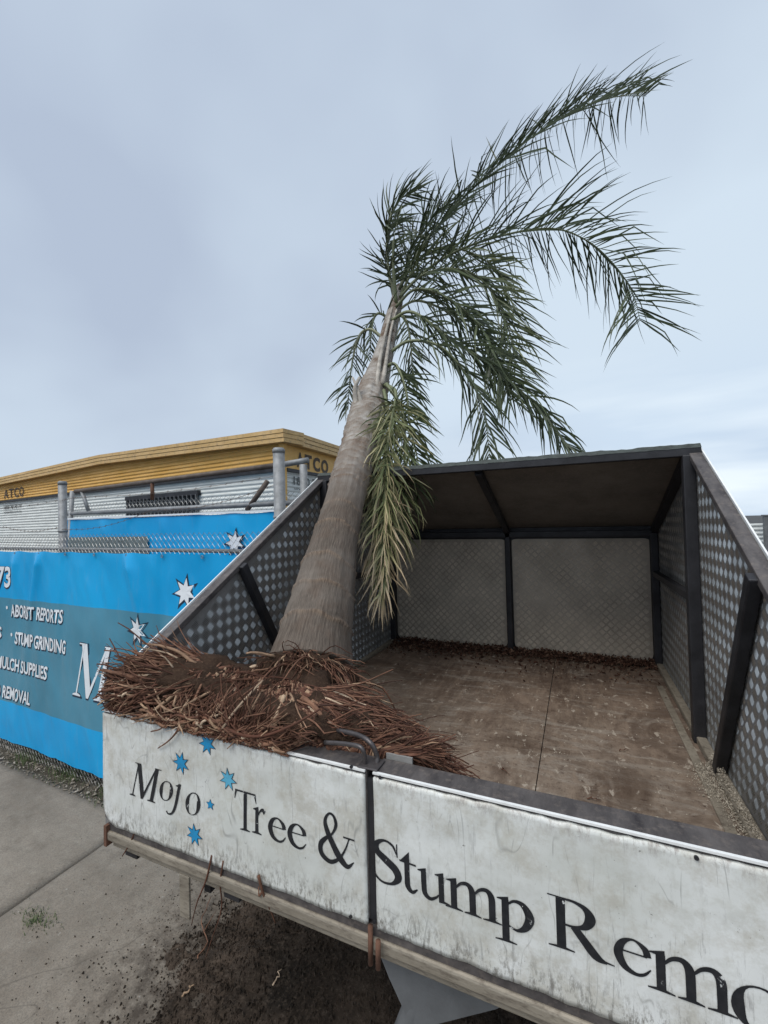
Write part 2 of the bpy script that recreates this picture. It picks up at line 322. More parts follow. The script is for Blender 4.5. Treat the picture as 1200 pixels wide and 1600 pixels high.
GL = {
 'M': [stem(.16, .03, .98, .045), foot(.16, 0, .13), [[(.10, 1), (.27, 1), (.60, .17), (.52, 0)]], [[(.52, 0), (.60, .0), (.95, 1), (.89, 1)]], stem(.95, .03, .98, .13), foot(.95, 0, .17), [[(.02, .975), (.2, .975), (.2, 1), (.02, 1)]], [[(.86, .975), (1.12, .975), (1.12, 1), (.86, 1)]]],
 'o': [oval(.30, .325, .28, .34, .135, .03, .12)],
 'j': [ribbon([(.27, .66, .10), (.25, .3, .105), (.21, -.05, .10), (.12, -.22, .07), (-.02, -.26, .04), (-.10, -.2, .05)]), flag(.27, .64)],
 'T': [stem(.42, .04, .97, .13), foot(.42, 0, .2), [[(.0, .955), (.84, .955), (.84, 1), (.0, 1)]], [[(.0, .96), (.07, .96), (.0, .76), (-.02, .76)]], [[(.84, .96), (.77, .96), (.84, .76), (.86, .76)]]],
 'r': [stem(.17, .03, .6, .12), foot(.17, 0, .18), flag(.17, .64), ribbon([(.2, .42, .03), (.29, .57, .05), (.39, .62, .09), (.47, .57, .13)])],
 'e': [[[(.1, .375), (.52, .375), (.52, .405), (.1, .405)]], ribbon([(.53, .39, .11), (.49, .53, .10), (.33, .64, .04), (.17, .55, .10), (.1, .33, .14), (.18, .11, .12), (.34, .02, .07), (.47, .06, .05), (.57, .19, .02)])],
 '&': [ribbon([(.93, .60, .03), (.80, .33, .045), (.62, .11, .07), (.36, -.01, .10), (.12, .10, .13), (.09, .30, .13), (.24, .46, .09), (.44, .60, .05), (.55, .80, .09), (.48, .97, .07), (.35, 1.0, .05), (.24, .86, .09), (.27, .68, .13), (.44, .40, .16), (.66, .13, .17), (.86, .0, .10), (1.04, .12, .02)], 6), [[(.76, .58), (1.08, .58), (1.08, .615), (.76, .615)]]],
 'S': [ribbon([(.55, .74, .02), (.48, .92, .055), (.31, .99, .055), (.14, .88, .11), (.14, .70, .14), (.32, .54, .17), (.52, .38, .17), (.57, .20, .14), (.44, .04, .065), (.24, .01, .05), (.10, .12, .045), (.05, .28, .02)]), [[(.55, .68), (.575, .68), (.575, 1.0), (.55, .97)]], [[(.03, 0.), (.055, .03), (.055, .33), (.03, .33)]]],
 't': [ribbon([(.19, .60, .12), (.19, .3, .12), (.20, .1, .12), (.30, .01, .08), (.42, .10, .025)]), [[(.02, .59), (.40, .59), (.40, .63), (.02, .63)]], [[(.04, .62), (.25, .62), (.25, .86)]]],
 'u': [ribbon([(.16, .58, .12), (.16, .3, .12), (.18, .10, .12), (.30, .02, .08), (.44, .09, .05), (.5, .16, .03)]), flag(.16, .63), stem(.56, .03, .6, .12), flag(.56, .63), [[(.5, .0), (.74, .0), (.74, .022), (.6, .06), (.5, .06)]]],
 'm': [stem(.17, .03, .6, .12), foot(.17, 0, .17), flag(.17, .64), ribbon([(.2, .45, .03), (.31, .58, .06), (.44, .61, .09), (.52, .5, .12), (.53, .25, .12), (.53, .04, .12)]), foot(.53, 0, .16),
       ribbon([(.56, .45, .03), (.67, .58, .06), (.80, .61, .09), (.88, .5, .12), (.89, .25, .12), (.89, .04, .12)]), foot(.89, 0, .17)],
 'p': [stem(.17, -.27, .6, .12), foot(.17, -.3, .18), flag(.17, .64), ribbon([(.2, .5, .03), (.32, .61, .06), (.47, .58, .11), (.57, .36, .15), (.50, .12, .12), (.36, .01, .06), (.2, .08, .03)])],
 'R': [stem(.17, .04, .97, .135), foot(.17, 0, .19), [[(-.02, .975), (.3, .975), (.3, 1), (-.02, 1)]], ribbon([(.2, .98, .04), (.38, .975, .055), (.53, .90, .10), (.59, .74, .15), (.52, .57, .11), (.38, .505, .055), (.2, .50, .035)]),
       ribbon([(.36, .50, .12), (.50, .29, .14), (.66, .06, .14), (.80, .0, .04)]), [[(.66, .0), (.90, .0), (.90, .02), (.72, .05)]]],
}
def star7(r0, r1, n=7, rot=0): return [(math.sin(rot+math.pi*k/n)*(r0 if k % 2 == 0 else r1), math.cos(rot+math.pi*k/n)*(r0 if k % 2 == 0 else r1)) for k in range(2*n)]
def star_tris(r0, r1, n=7, rot=0):
    p = star7(r0, r1, n, rot); return [[(0, 0), p[(k+1) % (2*n)], p[k]] for k in range(2*n)]
def place_flat(mb, polys, o, ex, ez, nrm, sx, sz, eps, shear=0.):
    for poly in polys:
        vs = [o+ex*((x+shear*y)*sx)+ez*(y*sz)+nrm*eps for x, y in poly]; mb.add(vs, [tuple(range(len(vs)))])
def font_mesh(name, txt, mat, o, ex, ez, nrm, h, w=None, shear=0., bold=0., eps=.002):
    """flat print from the built-in sans font; width fitted to w"""
    c = bpy.data.curves.new(name, 'FONT'); c.body = txt; c.size = 1; c.offset = bold; c.resolution_u = 3
    t = bpy.data.objects.new(name, c); COL.objects.link(t); bpy.context.view_layer.update()
    me = bpy.data.meshes.new_from_object(t.evaluated_get(bpy.context.evaluated_depsgraph_get())); bpy.data.objects.remove(t); bpy.data.curves.remove(c)
    co = np.array([v.co[:] for v in me.vertices]); x0, x1 = co[:, 0].min(), co[:, 0].max(); cap = .73
    sx = (w/(x1-x0)) if w else h/cap
    for v in me.vertices:
        x = (v.co.x-x0)*sx+shear*v.co.y*h; y = v.co.y*h/cap; v.co = o+ex*x+ez*y+nrm*eps
    me.materials.clear(); me.materials.append(mat); me.name = name; return me

# ================================================================== SETTING
G = -1.0
mb = MB(); mb.add([(-400, -400, G-.06), (400, -400, G-.06), (400, 400, G-.06), (-400, 400, G-.06)], [(0, 1, 2, 3)])
mb.build('ground', ASPH, kind='structure')
FO = Vector((-4.717, 1.318, 0)); FD = Vector((.99912, -.0420, 0)); FN = Vector((-.0420, -.99912, 0))      # front fence line, facing the street
def fence_pt(s, z, off=0.): return FO+FD*s+FN*off+Vector((0, 0, z))
foot_root = thing('footpath', (0, 0, G), 'x', 'x'); del foot_root['label']; del foot_root['category']; foot_root['kind'] = 'structure'
def slab(x0, x1, y0, yl, yr):
    n = 40; m_ = 26; mb = MB(); vs = []
    for j in range(m_+1):
        for i in range(n+1):
            u = i/n; v = j/m_; yt = yl*(1-u)+yr*u
            if j == m_: yt += .02*fbm((x0+(x1-x0)*u)*5, 3.3)
            x = x0+(x1-x0)*u; y = y0+(yt-y0)*v
            if i in (0, n): x += (.006 if i == 0 else -.006)+.004*fbm(y*6, x0)
            z = G+.004*fbm(x*1.3, y*1.3, 2)+(-.008 if (i in (0, n) or j in (0, m_)) else 0)
            vs.append((x, y, z))
    fs = [(j*(n+1)+i, j*(n+1)+i+1, (j+1)*(n+1)+i+1, (j+1)*(n+1)+i) for j in range(m_) for i in range(n)]
    ed = [i for i in range(n+1)]+[(j+1)*(n+1)-1 for j in range(1, m_+1)]+[m_*(n+1)+i for i in range(n-1, -1, -1)]+[j*(n+1) for j in range(m_-1, 0, -1)]
    b = len(vs); vs += [(vs[e][0], vs[e][1], G-.055) for e in ed]; k = len(ed)
    fs += [(ed[(q+1) % k], ed[q], b+q, b+(q+1) % k) for q in range(k)]
    mb.add(vs, fs); return mb.build('concrete_slab', CONC, foot_root, True)
for x0, x1 in ((-10.6, -7.9), (-7.89, -5.2), (-5.19, -2.475), (-2.465, .25), (.26, 2.95), (2.96, 5.6)):
    for y0, y1 in ((-3.6, -1.42), (-1.41, 1.17)):
        slab(x0, x1, y0, y1 if y1 < 0 else 1.17-.03*(x0+3), y1 if y1 < 0 else 1.17-.03*(x1+3))
# verge strip with litter
mb = MB(); nx, ny = 260, 26; vs = []
for j in range(ny+1):
    for i in range(nx+1):
        x = -10.6+9.35*i/nx; y = .98+.9*j/ny+(-.04*(x+3)); vs.append((x, y, G-.022+.024*fbm(x*3, y*3, 1)+.012*fbm(x*14, y*14, 5)+.03*max(0, (j/ny-.3))))
mb.add(vs, [(j*(nx+1)+i, j*(nx+1)+i+1, (j+1)*(nx+1)+i+1, (j+1)*(nx+1)+i) for j in range(ny) for i in range(nx)])
mb.build('dirt_verge', VERGE, None, True, kind='structure')
def chips(name, mat, n, fpos, smin, smax, flat=.3, parent=None, tone=None, **kw):
    mb = MB()
    for k in range(n):
        p = fpos()
        if p is None: continue
        L = random.uniform(smin, smax)*(1 if random.random() < .8 else 1.8); w = L*random.uniform(.25, .6); h = L*flat
        a = random.uniform(0, 6.28); t = random.uniform(-.5, .5); ux = Vector((math.cos(a)*math.cos(t), math.sin(a)*math.cos(t), math.sin(t))); uy = Vector((-math.sin(a), math.cos(a), random.uniform(-.4, .4))); uz = Vector((0, 0, 1))
        P = Vector(p); c = random.random() if tone is None else tone()
        mb.add([P-ux*L/2, P+uy*w/2, P+ux*L/2, P-uy*w/2, P+uz*h, P-uz*h*.3], [(0, 1, 4), (1, 2, 4), (2, 3, 4), (3, 0, 4), (1, 0, 5), (2, 1, 5), (3, 2, 5), (0, 3, 5)], c)
    return mb.build(name, mat, parent, **kw)
def vp():
    x = random.uniform(-6.5, -1.5); y = 1.17-.03*(x+3)+random.uniform(-.05, .34)**1.0; return (x, y, G+.004)
o = chips('leaf_litter', LITTER, 5200, vp, .006, .028, .15, kind='stuff'); tag(o, 'pale dry leaf litter on the dirt under the fence banner', 'leaf litter')
# grass blades
def blades(name, n, fpos, h, label):
    mb = MB()
    for k in range(n):
        x, y = fpos(); a = random.uniform(0, 6.28); L = h*random.uniform(.5, 1.2); b = Vector((x, y, G-.005)); d = Vector((math.cos(a), math.sin(a), 0)); s2 = Vector((-d.y, d.x, 0))*.0022; ln = random.uniform(.2, .9)
        mid = b+d*L*ln*.35+Vector((0, 0, L*.6)); tip = b+d*L*ln+Vector((0, 0, L*.85))
        mb.add([b-s2, b+s2, mid+s2*.7, mid-s2*.7, tip], [(0, 1, 2, 3), (3, 2, 4)])
    o = mb.build(name, GRASS, kind='stuff'); tag(o, label, 'grass'); return o
gt = on_z(60, 1438, G)
blades('grass_tuft', 170, lambda: (gt.x+random.gauss(0, .07), gt.y+random.gauss(0, .03)), .03, 'small sparse green grass tuft growing through the concrete at lower left')
def vg():
    x = random.choice((-2.75, -2.9, -3.6, -2.5, -4.2))+random.gauss(0, .12); return x, 1.26-.03*(x+3)+random.gauss(0, .06)
blades('verge_grass', 1500, vg, .06, 'thin green grass along the foot of the chain link fence')
# spilled soil under the tailgate
def soil_h(x, y):
    d = math.hypot((x+.42)/.98, (y-.66)/.66); h = .10*(1-d)+.018*fbm(x*2.3, y*2.3, 9)+.02*fbm(x*9, y*9, 4)+.008*fbm(x*30, y*30, 7, 2); return h-.008
mb = MB(); nx = ny = 230; vs = []
for j in range(ny+1):
    for i in range(nx+1):
        x = -2.0+3.3*i/nx; y = -.55+2.9*j/ny; vs.append((x, y, G+min(.05, soil_h(x, y))))
mb.add(vs, [(j*(nx+1)+i, j*(nx+1)+i+1, (j+1)*(nx+1)+i+1, (j+1)*(nx+1)+i) for j in range(ny) for i in range(nx) if max(vs[j*(nx+1)+i][2], vs[(j+1)*(nx+1)+i+1][2]) > G-.03])
o = mb.build('spilled_soil', SOIL, None, True, kind='stuff'); tag(o, 'dark spilled soil heap on the concrete below the tailgate', 'soil')
def cp2():
    for _ in range(20):
        x = random.uniform(-1.5, .6); y = random.uniform(.0, 1.3); h = soil_h(x, y)
        if h > -.01: return (x, y, G+max(.001, min(.05, h)))
o = chips('soil_clods', SOIL, 12000, cp2, .003, .016, .7, kind='stuff'); tag(o, 'coarse dark clods covering the soil heap below the tailgate', 'soil clods')
def cp():
    r = .25+abs(random.gauss(0, .38)); a = random.uniform(0, 6.28); x = -.6+r*1.4*math.cos(a); y = .55+r*math.sin(a)*.9; return (x, y, G+max(.002, min(.05, soil_h(x, y))))
o = chips('soil_crumbs', SOIL, 9000, cp, .0015, .010, .6, kind='stuff'); tag(o, 'loose dark soil crumbs scattered over the concrete around the heap', 'soil crumbs')
for n_, (a, b, lab, t) in enumerate((((590-46, 1555), (470, 1512), '', 0), )): pass
def stick(p, q, r, tone, label, wob=.02, n=9, fork=False):
    p = Vector(p); q = Vector(q); mb = MB(); pts = []
    for i in range(n):
        t = i/(n-1); w = math.sin(math.pi*t)*wob; v = p.lerp(q, t); pts.append(v+Vector((w*fbm(t*3, p.x*9), w*fbm(t*3, p.y*9, 3), abs(w)*.3)))
    mb.tube(pts, [r*(1-.6*i/(n-1)) for i in range(n)], 6, c=tone)
    if fork:
        m0 = pts[n//2]; e = m0+(q-p).cross(Vector((0, 0, 1))).normalized()*.05+(q-p)*.25; mb.tube([m0, m0.lerp(e, .5)+Vector((0, 0, .003)), e], [r*.6, r*.45, r*.2], 5, c=tone)
    o = mb.build('twig', ROOT, None, True); tag(o, label, 'twig', 'loose twigs and sticks'); return o
stick(on_z(426, 1540, G+.05), on_z(440, 1514, G+.055), .004, .98, 'short pale splinter lying on top of the dark soil heap')
stick(on_z(285, 1557, G+.006), on_z(306, 1538, G+.006), .006, .9, 'short pale stick on the concrete left of the soil heap')
stick(on_z(306, 1536, G+.006), on_z(330, 1400, G+.02), .004, .6, 'long thin brown root lying on the concrete beside the soil heap', .05, 14, True)
stick(on_z(374, 1405, G+.02), on_z(395, 1390, G+.02), .005, .85, 'pale twig at the upper edge of the soil heap')

# ================================================================== TRUCK
truck = thing('tipper_truck', (0, 1.6, G), 'dirty tipper truck with checker plate tray, hood and lettered white tailgates', 'truck')
DY, HW, LY, LZ, GT = 2.7715, 1.022, 1.5755, 1.466, .4535
IX = 1.10
RZ0 = .512; RS = (LZ-RZ0)/LY
# floor
fl1 = MB().box(-1.10, .3505, .03, 2.76, -.02, 0).build('floor_sheet', FLOOR, truck)
fl2 = MB().box(.3545, 1.10, .03, 2.76, -.02, -.0012).build('floor_sheet', FLOOR, truck)
MB().box(.995, 1.032, .05, 2.30, .0, .005).build('floor_strip', BEIGE, truck, label='bare aluminium strip along the right edge of the tray floor')
MB().box(1.055, 1.098, .05, 2.7, .0, .035).build('floor_edge_rail', BEIGE, truck, bevel=.006)
MB().box(-1.098, -1.06, .05, 2.7, .0, .03).build('floor_edge_rail', BEIGE, truck, bevel=.006)
# raised tread bars in a 45 degree basket weave
def inside(poly, x, y):
    c = False; k = len(poly)
    for i in range(k):
        x1, y1 = poly[i]; x2, y2 = poly[(i+1) % k]
        if (y1 > y) != (y2 > y) and x < (x2-x1)*(y-y1)/(y2-y1)+x1: c = not c
    return c
def tread(name, poly, o, ex, ey, nn, mat, parent, a=.043, hgt=.0019, wob=None):
    """five short bars per cell, alternate cells turned by 90 degrees"""
    o = np.array(o, float); ex = np.array(ex, float); ey = np.array(ey, float); nn = np.array(nn, float); xs = [p[0] for p in poly]; ys = [p[1] for p in poly]
    r2 = math.sqrt(.5); d1 = np.array([r2, r2]); d2 = np.array([-r2, r2]); N = int((max(xs)-min(xs)+max(ys)-min(ys))/a)+4; c0 = np.array([min(xs), min(ys)])
    V = []; Fc = []
    for i in range(0, N):
        for j in range(-N, N):
            c = c0+d1*(i*a)+d2*(j*a)
            if not inside(poly, *c) or not inside(poly, *(c+[.018, 0])) or not inside(poly, *(c-[.018, 0])) or not inside(poly, *(c+[0, .018])): continue
            L, Wd = (d1, d2) if (i+j) % 2 == 0 else (d2, d1)
            for k in range(5):
                m_ = c+Wd*((k-2)*a*.165); hl = a*(.43 if k in (1, 2, 3) else .38); hw = a*.044; b = len(V)
                for p, h in ((m_-L*hl, 0), (m_-L*hl*.55-Wd*hw, 0), (m_+L*hl*.55-Wd*hw, 0), (m_+L*hl, 0), (m_+L*hl*.55+Wd*hw, 0), (m_-L*hl*.55+Wd*hw, 0), (m_-L*hl*.62, hgt), (m_+L*hl*.62, hgt)):
                    V.append(o+ex*p[0]+ey*p[1]+nn*h)
                Fc += [(b, b+1, b+6), (b+1, b+2, b+7, b+6), (b+2, b+3, b+7), (b+3, b+4, b+7), (b+4, b+5, b+6, b+7), (b+5, b, b+6)]
    me = bpy.data.meshes.new(name); me.from_pydata([tuple(v) for v in V], [], Fc); me.update(); me.materials.append(mat)
    return obj(name, me, parent, kind='stuff')
# side walls
for sgn in (-1, 1):
    prof = [(.0, .0), (DY, .0), (DY, HW+.02), (LY, LZ-.004), (.0, RZ0-.004)]
    mb = MB(); th = .022*sgn
    mb.prism(prof, (sgn*IX, 0, 0), (0, 1, 0), (0, 0, 1), .024) if sgn > 0 else mb.prism([(y, z) for y, z in reversed(prof)], (-IX-.024, 0, 0), (0, 1, 0), (0, 0, 1), .024)
    wall = mb.build('side_wall', PLATE, truck)
    # rim angle along the sloping top edge with a bright worn outer lip
    a = Vector((sgn*(IX+.001), -.004, RZ0-.012)); b = Vector((sgn*(IX+.001), LY, LZ-.014))
    MB().bar(a, b, .052, .03).build('rim', RIM, wall, bevel=.004)
    MB().bar(a+Vector((sgn*.031, 0, .012)), b+Vector((sgn*.031, 0, .012)), .006, .026).build('rim_lip', BRIGHT, wall)
    poly = [(.02, .04), (DY-.03, .04), (DY-.03, HW-.02), (LY, LZ-.06), (.02, RZ0-.05)]
    tread('tread_pattern', poly, (sgn*(IX-.0004), 0, 0), (0, 1, 0), (0, 0, 1), (-sgn, 0, 0), TREAD, wall)
    x0 = sgn*(IX-.0285)
    MB().bar((x0, LY-.03, .0), (x0, LY-.03, LZ-.03), .055, .055, (0, 1, 0)).build('post', STEEL, wall, bevel=.005)
    MB().bar((x0, .70, .93), (x0, 1.215, .03), .044, .042, (1, 0, 0)).build('diagonal_brace', STEEL, wall, bevel=.005)
    MB().bar((x0, DY-.04, .0), (x0, DY-.04, HW), .05, .05, (0, 1, 0)).build('corner_post', STEEL, wall, bevel=.005)
    MB().bar((x0, LY-.0, .715), (x0, DY-.065, .70), .04, .04).build('mid_rail', STEEL, wall, bevel=.004)
# back wall
bw = MB().box(-IX, IX, DY, DY+.02, 0, HW+.034).build('front_bulkhead', STEEL, truck)
for x0, x1 in ((-1.045, -.03), (.03, 1.045)):
    vs = []; n = 24; mb = MB(); rr = .05                       # rounded corners, slightly bowed sheet
    outl = []
    for cx, cz, a0 in ((x1-rr, .03+rr, -90), (x1-rr, HW-.06-rr*.3, 0), (x0+rr, HW-.06-rr*.3, 90), (x0+rr, .03+rr, 180)):
        for k in range(6):
            a = math.radians(a0+90*k/5); outl.append((cx+rr*math.cos(a), cz+rr*(1 if cz < .5 else .3)*math.sin(a)))
    mb.prism(outl, (0, DY-.006, 0), (1, 0, 0), (0, 0, 1), .004)
    pn = mb.build('bulkhead_panel', BPLATE, bw)
    tread('tread_pattern', [(x0+.004, .04), (x1-.004, .04), (x1-.004, HW-.07), (x0+.004, HW-.07)], (0, DY-.0098, 0), (1, 0, 0), (0, 0, 1), (0, -1, 0), BTREAD, pn, .043, .0016)
MB().bar((0, DY-.035, 0), (0, DY-.035, HW), .042, .045, (0, 1, 0)).build('centre_post', STEEL, bw, bevel=.004)
MB().bar((-IX, DY-.035, HW-.02), (IX, DY-.035, HW-.02), .045, .05).build('top_beam', STEEL, bw, bevel=.004)
# hood
mb = MB(); hx = 1.128
mb.prism([(LY-.01, LZ), (LY+.002, LZ+.028), (DY+.03, HW+.05), (DY+.03, HW+.022)], (-hx, 0, 0), (0, 1, 0), (0, 0, 1), 2*hx)
HOODM = mat_plate('dusty_hood_sheet', (.22, .195, .17), (.32, .28, .24)); hood = mb.build('hood', HOODM, truck)
MB().bar((-hx, LY-.015, LZ-.012), (hx, LY-.015, LZ-.012), .05, .045).build('lip_beam', STEEL, hood, bevel=.004)
mb = MB(); n = 90                                              # frayed rubber strip lying over the lip
top = []; bot = []
for i in range(n+1):
    x = -hx+2*hx*i/n; top.append((x, LY-.018-.006*fbm(x*9, 1), LZ+.030+.006*fbm(x*13, 4)+.004*fbm(x*40, 2))); bot.append((x, LY-.042, LZ+.006+.004*fbm(x*21, 8)))
back = [(p[0], LY+.10, LZ+.0) for p in top]
mb.add(top+bot+back, [(i, i+1, n+1+i+1, n+1+i) for i in range(n)]+[(i+1, i, 2*(n+1)+i, 2*(n+1)+i+1) for i in range(n)])
mb.build('rubber_strip', simple('frayed_dark_rubber', (.05, .06, .055), .7, 0, .5, 30, .002), hood)
sl = math.atan2(LZ-HW, DY-LY)
for x in (0,): MB().bar((x, LY+.02, LZ-.035), (x, DY-.03, HW-.0), .045, .045).build('hood_rib', STEEL, hood, bevel=.004)
for s_ in (-1, 1): MB().bar((s_*1.075, LY+.02, LZ-.035), (s_*1.075, DY-.05, HW+.0), .04, .045).build('hood_rib', STEEL, hood)
# sub-frame under the tray
ch = MB().box(-1.09, 1.10, .006, .07, -.052, -.021).build('rear_crossmember', BEIGE, truck, bevel=.012)
MB().box(-1.10, 1.11, -.016, .005, -.026, .008).build('rub_rail', BEIGE, ch, bevel=.007); MB().box(-1.08, 1.11, -.002, .0055, -.050, -.029).build('lower_flange', BEIGE, ch, bevel=.004)
MB().box(-1.10, 1.11, -.006, .028, .0085, .032).build('hinge_ledge', RIM, ch)
MB().box(-1.105, -1.090, -.02, .01, -.045, .030).build('end_bracket', RUST, ch)
for x in (-1.0, -.52, .55): MB().box(x-.03, x+.035, .01, .05, -.078, -.054).build('hinge_block', STEEL, ch, bevel=.003)
hp = on_y(320, 1345, .1)
MB().box(-.735, -.69, -.004, .004, -.19, -.048).build('hanging_bracket', BEIGE, truck, bevel=.002, label='short pale steel strap hanging below the left tailgate')
MB().box(-.688, -.66, .06, .10, -.14, -.075).build('bracket_stay', STEEL, truck)
for x in (-.42, .42): MB().box(x-.04, x+.04, .8, 4.7, -.30, -.09).build('chassis_rail', STEEL, truck)
for y in (.9, 1.7, 2.5): MB().box(-1.05, 1.05, y, y+.06, -.09, -.022).build('cross_bearer', STEEL, truck)
MB().prism([(-.06, -.08), (.40, -.08), (.31, -.16), (.10, -.30), (.06, -.30), (.0, -.20)][::-1], (0, .10, 0), (1, 0, 0), (0, 0, 1), .006).build('gusset_plate', MUDFLAP, truck, label='dull grey triangular plate hanging under the tray')
MB().tube([(.02, .12, -.40), (.05, .12, -.32), (.10, .13, -.2), (.13, .14, -.1)], .032, 12).build('tow_arm', MUDFLAP, truck, True)
# wheels
def wheel(x, y, w):
    mb = MB(); R_ = .37; prof = [(.22, -w/2), (.33, -w/2), (.37, -w/2+.03), (.37, w/2-.03), (.33, w/2), (.22, w/2)]; n = 40; vs = []
    for k in range(n):
        a = 2*math.pi*k/n
        for r, xx in prof: rr = r+(.008 if k % 2 and r > .36 else 0); vs.append((x+xx, y+rr*math.cos(a), G+R_+.012+rr*math.sin(a)))
    q = len(prof); mb.add(vs, [(k*q+i, k*q+i+1, ((k+1) % n)*q+i+1, ((k+1) % n)*q+i) for k in range(n) for i in range(q-1)])
    wh = mb.build('wheel', RUBBER, truck); mb = MB(); mb.tube([(x-w*.3, y, G+R_+.012), (x+w*.3, y, G+R_+.012)], .222, 32); mb.tube([(x-w*.55, y, G+R_+.012), (x+w*.55, y, G+R_+.012)], .07, 16); mb.build('rim', GREYMETAL, wh)
for x in (-.82, .82): wheel(x, 2.05, .38); wheel(x, 4.15, .22)
MB().tube([(-.9, 2.05, G+.38), (.9, 2.05, G+.38)], .05, 10).build('axle', STEEL, truck)
MB().tube([(-.9, 4.15, G+.38), (.9, 4.15, G+.38)], .04, 10).build('axle', STEEL, truck)
# cab (ahead of the bulkhead)
mb = MB(); mb.prism([(3.0, -.35), (4.75, -.35), (4.78, .25), (4.62, .95), (4.35, 1.12), (3.05, 1.12), (3.0, 1.05)], (-.97, 0, 0), (0, 1, 0), (0, 0, 1), 1.94)
cab = mb.build('cab', CABW, truck, bevel=.05)
for s_ in (-1, 1):
    xx = s_*.972; d = MB(); d.prism([(3.75, .32), (4.58, .32), (4.45, .92), (3.75, .92)], (xx-.004, 0, 0), (0, 1, 0), (0, 0, 1), .008); d.build('door_window', GLASS, cab)
    MB().box(min(xx, xx+s_*.02), max(xx, xx+s_*.02), 3.8, 3.95, .15, .18).build('door_handle', STEEL, cab)
MB().bar((-.85, 4.70, .62), (.85, 4.70, .62), .02, .62, (0, -.25, 1)).build('windscreen', GLASS, cab)

# ------------------------------------------------------------------ tailgates
def dent(x, z): return 0.0030*fbm(x*4.2, z*4.2, 11, 3)+.0014*fbm(x*11, z*11, 5, 2)
YF = -.011
def tailgate(x0, x1, label, round_left=False):
    g = MB().box(x0, x1, -.003, .068, .045, GT).build('tailgate', RIM, truck, bevel=.003, label=label)
    nx = int((x1-x0)/.012); nz = 34; vs = []
    for j in range(nz+1):
        for i in range(nx+1):
            x = x0+.004+(x1-x0-.008)*i/nx; zb = .034+.004*fbm(x*17, 2)
            xe = x-x0 if round_left else 9.
            if xe < .085: zb += .085-math.sqrt(max(0, .085**2-(.085-xe)**2))
            zt = GT-.013+.0035*fbm(x*26, 7)+.0025*min(0, fbm(x*60, 3))
            z = zb+(zt-zb)*j/nz; vs.append((x, YF+dent(x, z), z))
    fs = [(j*(nx+1)+i, j*(nx+1)+i+1, (j+1)*(nx+1)+i+1, (j+1)*(nx+1)+i) for j in range(nz) for i in range(nx)]
    ed = [i for i in range(nx+1)]+[(j+1)*(nx+1)-1 for j in range(1, nz+1)]+[nz*(nx+1)+i for i in range(nx-1, -1, -1)]+[j*(nx+1) for j in range(nz-1, 0, -1)]
    b = len(vs); vs += [(vs[e][0], -.0035, vs[e][2]) for e in ed]; k = len(ed); fs += [(ed[(q+1) % k], ed[q], b+q, b+(q+1) % k) for q in range(k)]
    mb = MB(); mb.add(vs, fs); mb.build('face_sheet', GATE, g, True)
    MB().box(x0+.002, x1-.002, -.0115, -.0035, GT-.0045, GT+.0008).build('edge_lip', BRIGHT, g)
    return g
gl = tailgate(-1.122, -.008, 'left white tailgate with italic and upright lettering and blue stars', True)
gr = tailgate(.012, 1.125, 'right white tailgate with large black lettering')
EX = Vector((1, 0, 0)); EZ = Vector((0, 0, 1)); NR = Vector((0, -1, 0))
KG = (YF-CAM.y)/(-.046-CAM.y)
def gmap(X, Z): return CAM.x+(X-CAM.x)*KG, CAM.z+(Z-CAM.z)*KG
def gate_text(parent, items):
    for ch, x, z, cap, wx, sh in items:
        mb = MB(); e = 0
        for piece in GL[ch]:
            e += 1
            for poly in piece:
                vs = []
                for px, pz in poly:
                    X, Z = gmap(x+(px+sh*pz)*wx, z+pz*cap); vs.append((X, YF+dent(X, Z)-.0012-.00008*e, Z))
                mb.add(vs, [tuple(range(len(vs)))])
        mb.build('letter', BLACKL, parent)
gate_text(gl, [('M', -.925, .202, .118, .118, .28), ('o', -.782, .222, .100, .112, .22), ('j', -.724, .212, .118, .112, .22), ('o', -.662, .204, .112, .118, .22),
               ('T', -.442, .212, .116, .094, 0), ('r', -.376, .214, .118, .100, 0), ('e', -.320, .212, .104, .118, 0), ('e', -.250, .212, .104, .118, 0), ('&', -.143, .208, .128, .108, 0)])
gate_text(gr, [('S', .020, .196, .113, .135, 0), ('t', .100, .197, .118, .120, 0), ('u', .150, .196, .114, .112, 0), ('m', .222, .192, .114, .128, 0), ('p', .343, .190, .108, .135, 0),
               ('R', .462, .186, .114, .142, 0), ('e', .585, .184, .112, .125, 0), ('m', .650, .170, .124, .140, 0), ('o', .785, .158, .130, .16, 0)])
def gate_star(px, py, r, mat, rot=.1, n=7):
    r *= 1.12
    p = on_y(px, py, YF); st = None
    for k, (rr, mt, e, nm) in enumerate(((r, DARKP, .0016, 'star'), (r*.86, mat, .0021, 'star_fill'))):
        mb = MB()
        for t in star_tris(rr, rr*.46, n, rot): mb.add([(p.x+a, YF+dent(p.x+a, p.z+b)-e, p.z+b) for a, b in t], [(0, 1, 2)])
        if k == 0: st = mb
        else: mb2 = mb
    # outline and fill share one star mesh with two materials
    v = st.v+mb2.v; f = st.f+[tuple(i+len(st.v) for i in q) for q in mb2.f]; me = bpy.data.meshes.new('star'); me.from_pydata(v, [], f); me.update(); me.materials.append(DARKP); me.materials.append(mat)
    for i, pl_ in enumerate(me.polygons): pl_.material_index = 0 if i < len(st.f) else 1
    return obj('star', me, gl)
gate_star(324, 1162, .034, STARB); gate_star(283, 1192, .036, STARB, .2); gate_star(356, 1218, .034, STARL, -.1)['label'] = 'paler blue star beside the second word'
gate_star(329, 1257, .017, STARB, 0, 5)['label'] = 'smallest blue star'; gate_star(304, 1304, .034, STARB, -.1)
